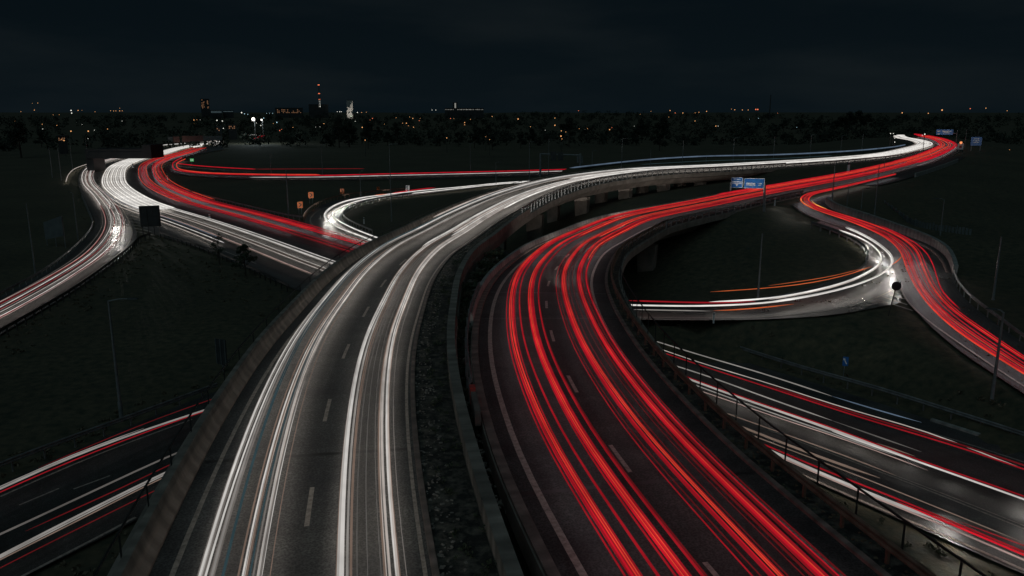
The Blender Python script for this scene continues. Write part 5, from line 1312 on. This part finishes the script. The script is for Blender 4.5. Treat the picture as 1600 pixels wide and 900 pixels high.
wc = []
def weeds_along(line, off0, off1, dens, s0=0, s1=None, gz=True):
    s1 = s1 or line.L
    for _ in range(int((s1 - s0) * dens)):
        s = rng.uniform(s0, s1); p = line.at(s, rng.uniform(off0, off1))[0]; wc.append(p)
weeds_along(M_right, .8, 3.5, 1.6); weeds_along(M_left, -9, -.8, 2.2, 30); weeds_along(E_top, -3.5, -.6, 2.5); weeds_along(E_bot, .3, 4, 2.5); weeds_along(C_left, -6, -.7, 2.0, 40); weeds_along(C_right, .8, 5, 2.2, 30)
weeds_along(D_out, .6, 5, 2.2, 60); weeds_along(D_in, -5, -.8, 1.6); weeds_along(N_in, .8, 5, 1.4); weeds_along(L_right, .7, 5, 2.0)
wc = np.array(wc); wc[:, 2] = ground_z(wc[:, 0], wc[:, 1]) + .06
v, f = leaf_quads(wc, 12, .28, .13, rng, .6)
tag(mesh("undergrowth", v, f, LEAF_DRY), kind="stuff")

# ------------------------------------------------------------------ grit, litter and weeds caught along the flyover's edge
def chunks(name, line, o0, o1, n, s0, s1, size, mat, z):
    rg = np.random.default_rng(len(name) + n); v, f = [], []
    ss = rg.uniform(s0, s1, n); oo = o0 + (o1 - o0) * rg.random(n) ** 1.6
    pts = np.vstack([line.at(a, b, z)[0] for a, b in zip(ss, oo)])
    for p in pts:
        a = size * rg.uniform(.35, 1.5); k = len(v)
        w = box_v(p, a * rg.uniform(.6, 1.8), a * rg.uniform(.6, 1.4), a * rg.uniform(.25, .7), rg.uniform(0, 3)) + rg.normal(0, a * .12, (8, 3))
        v += list(w); f += [tuple(i + k for i in q) for q in BOX_F]
    return tag(mesh(name, v, f, mat), kind="stuff")
chunks("grit", F1, 3.66, 4.5, 1300, 8, S1(800, 305), .06, CONCRETE, .04)
chunks("rubble", gap_a, 0.1, 1.1, 500, 8, gap_a.L * .9, .12, CONCRETE, .06)
chunks("leaf_litter", F2, 4.45, 5.2, 900, 6, S2(960, 352, 13.6), .06, LEAF_DRY, .05)
wq = np.vstack([F1.at(a, b, .1)[0] for a, b in zip(rng.uniform(10, S1(760, 325), 260), rng.uniform(4.0, 5.1, 260))])
v, f = leaf_quads(wq, 16, .16, .05, rng, .8)
tag(mesh("verge_weeds", v, f, LEAF), kind="stuff")
# ------------------------------------------------------------------ added spots: headlights round the bends, fill for piers and barriers
def beam_along(line, s, look, off, power, angle, d=0.0):
    a = line.at(s, off, .66)[0]; b_ = line.at(min(max(s + look, 0), line.L), d, -.2)[0]
    added_spot(a, b_, power, angle)
DL = Line(spline(dO2 + dO3, 1.4, 2) - np.array((0, 0, .66)), raw=True)
for f_, tx, ty, th in ((.10, 1388, 440, 16.8), (.2, 1400, 470, 17.2), (.3, 1385, 475, 17.2), (.42, 1340, 480, 17.4), (.54, 1250, 490, 17.9), (.68, 1120, 492, 18.3)):
    bend_lamp(DL.at(f_ * DL.L, 0, .68)[0], P(tx, ty, th), 3200, 26)
NL = Line(nl.p - np.array((0, 0, .66)), raw=True)
for f_, tx, ty in ((.5, 510, 365), (.62, 535, 382), (.72, 545, 392), (.82, 560, 400)):
    bend_lamp(NL.at(f_ * NL.L, 0, .68)[0], P(tx, ty, 21), 2600, 24)
for x, y, tx, ty in ((150, 282, 165, 345), (168, 310, 195, 372), (178, 340, 150, 415)):
    bend_lamp(P(x, y, 20.3), P(tx, ty, 21), 600, 20)
for x, y, tx, ty in ((190, 285, 250, 345), (240, 315, 330, 385), (300, 335, 400, 405)):
    bend_lamp(P(x, y, 20.3), P(tx, ty, 21), 600, 20)
for x, y, h, tx, ty, thh in ((1285, 322, 14.0, 1420, 368, 14.9), (1340, 345, 14.6, 1478, 392, 15.6), (1400, 385, 15.4, 1496, 425, 16.3), (1415, 415, 16.0, 1470, 500, 17.5)):
    bend_lamp(P(x, y, h), P(tx, ty, thh), 500, 22)
def glow_row(line, sa, sb, step, power, off=0.0, h=1.15):
    """row of added spots standing in for headlamps along the streak, all aimed towards the camera"""
    for k, s_ in enumerate(np.arange(min(sa, sb), max(sa, sb), step)):
        a = line.at(s_, off + (.6 if k % 2 else -.6), h)[0]
        t_ = a * .86; t_[2] = a[2] - 2.2
        added_spot(a, t_, power, 120, "headlamp_row_fill")
glow_row(DL, .06 * DL.L, .40 * DL.L, 1.9, 52, -.8)
glow_row(DL, .22 * DL.L, .40 * DL.L, 2.2, 36, -3.4)
glow_row(NL, .48 * NL.L, .74 * NL.L, 2.2, 75, -.6)
glow_row(Lref, Lref.s_near(P(174, 328, 21)), Lref.s_near(P(158, 388, 21)), 2.6, 50, .8)
glow_row(C_left, 2, 13, 2.5, 30, 2.2)
for x, y, pw in ((1478, 768, 90), (1488, 786, 130), (1500, 808, 130), (1508, 838, 80)):
    added_spot(P(x, y, 19.85), P(x + 2, y + 70, 21), pw, 120, "headlamp_row_fill")
glow_row(px_line([(1120, 612, 21), (1250, 652, 21), (1425, 716, 21), (1620, 787, 21)]), 2, 60, 3.2, 13)
glow_row(px_line([(1180, 690, 21), (1300, 742, 21), (1475, 812, 21), (1620, 872, 21)]), 2, 45, 3.2, 7)  # both motorway rows are added to brighten the lower road
for (xa, ya, ha), (xb, yb, hb) in (((868, 420, 12.9), (888, 330, 15)), ((890, 396, 13.3), (948, 316, 15.5)), ((920, 372, 13.5), (1008, 305, 15.5)), ((960, 351, 13.6), (1077, 294, 15.5))):
    added_spot(F2.at(F2.s_near(P(xa, ya, ha)), -2.5, 1.5)[0], P(xb, yb, hb), 3200, 26)  # added spots that lift the piers out of the dark
bend_lamp(P(176, 340, 19.9), P(255, 395, 21), 5200, 34)  # added spot brightening the grassy wedge
for a_, b_ in (((853, 470, 12.2), (905, 330, 14)), ((862, 430, 12.6), (960, 315, 14)), ((880, 405, 13), (1020, 305, 14.5)), ((930, 366, 13.5), (1085, 298, 15))):
    added_spot(F2.at(F2.s_near(P(*a_)), 1.0, 1.1)[0], P(*b_), 26000, 26)  # added spots that light girder and piers
for sa, oa, sb, ob, pw in ((S1(790, 309), 1.7, S1(650, 400), 4.6, 700), (S1(740, 335), 1.7, S1(630, 430), 4.4, 500), (S1(700, 355), 1.7, S1(600, 520), 4.2, 420), (S1(660, 380), 1.7, S1(580, 600), 4.2, 300),
                           (S1(960, 270), -1.8, S1(800, 305), -4.4, 1400), (S1(900, 278), -1.8, S1(730, 340), -4.4, 900), (S1(820, 300), -1.8, S1(660, 380), -4.4, 600), (S1(720, 345), -1.8, S1(600, 450), -4.2, 420), (S1(640, 400), -1.8, S1(545, 545), -4.2, 300)):
    bend_lamp(F1.at(sa, oa, .7)[0], F1.at(sb, ob, .1)[0], pw * .95, 15)
for sa, oa, sb, ob, pw in ((S1(600, 440), -2.4, S1(500, 720), -4.3, 600), (S1(555, 515), -2.4, 14, -4.3, 500), (S1(560, 505), 2.2, S1(490, 745), 5.0, 420), (S1(520, 600), 2.2, 10, 5.2, 360)):
    bend_lamp(F1.at(sa, oa, .75)[0], F1.at(sb, ob, .2)[0], pw * 1.5, 15)  # added spots lifting the near barriers on both sides
for (xa, ya), oa, (xb, yb), hb, pw in (((930, 660), -1.5, (748, 430), 11.8, 900), ((885, 585), -1.5, (790, 378), 12.2, 900), ((953, 699), 2.0, (975, 470), 12.2, 700)):
    added_spot(F2.at(F2.s_near(P(xa, ya, 12)), oa, .75)[0], P(xb, yb, hb), pw, 18)  # added spots lifting the red flyover's barrier and rail

for x, y, h, tx, ty, th in ((1440, 462, 16.3, 1540, 560, 18.3), (1462, 492, 16.8, 1600, 610, 18.7)):
    bend_lamp(P(x, y, h), P(tx, ty, th), 500, 24)
if HAZE:
    m, nt, out = new_mat("night_air")
    pv = N(nt, "ShaderNodeVolumePrincipled"); pv.inputs["Color"].default_value = (.85, .93, 1.0, 1); pv.inputs["Density"].default_value = HAZE; pv.inputs["Anisotropy"].default_value = 0.3
    nt.links.new(pv.outputs[0], out.inputs["Volume"])
    tag(mesh("haze", box_v((0, 0, 80), 60000, 60000, 166), BOX_F, m), kind="stuff")
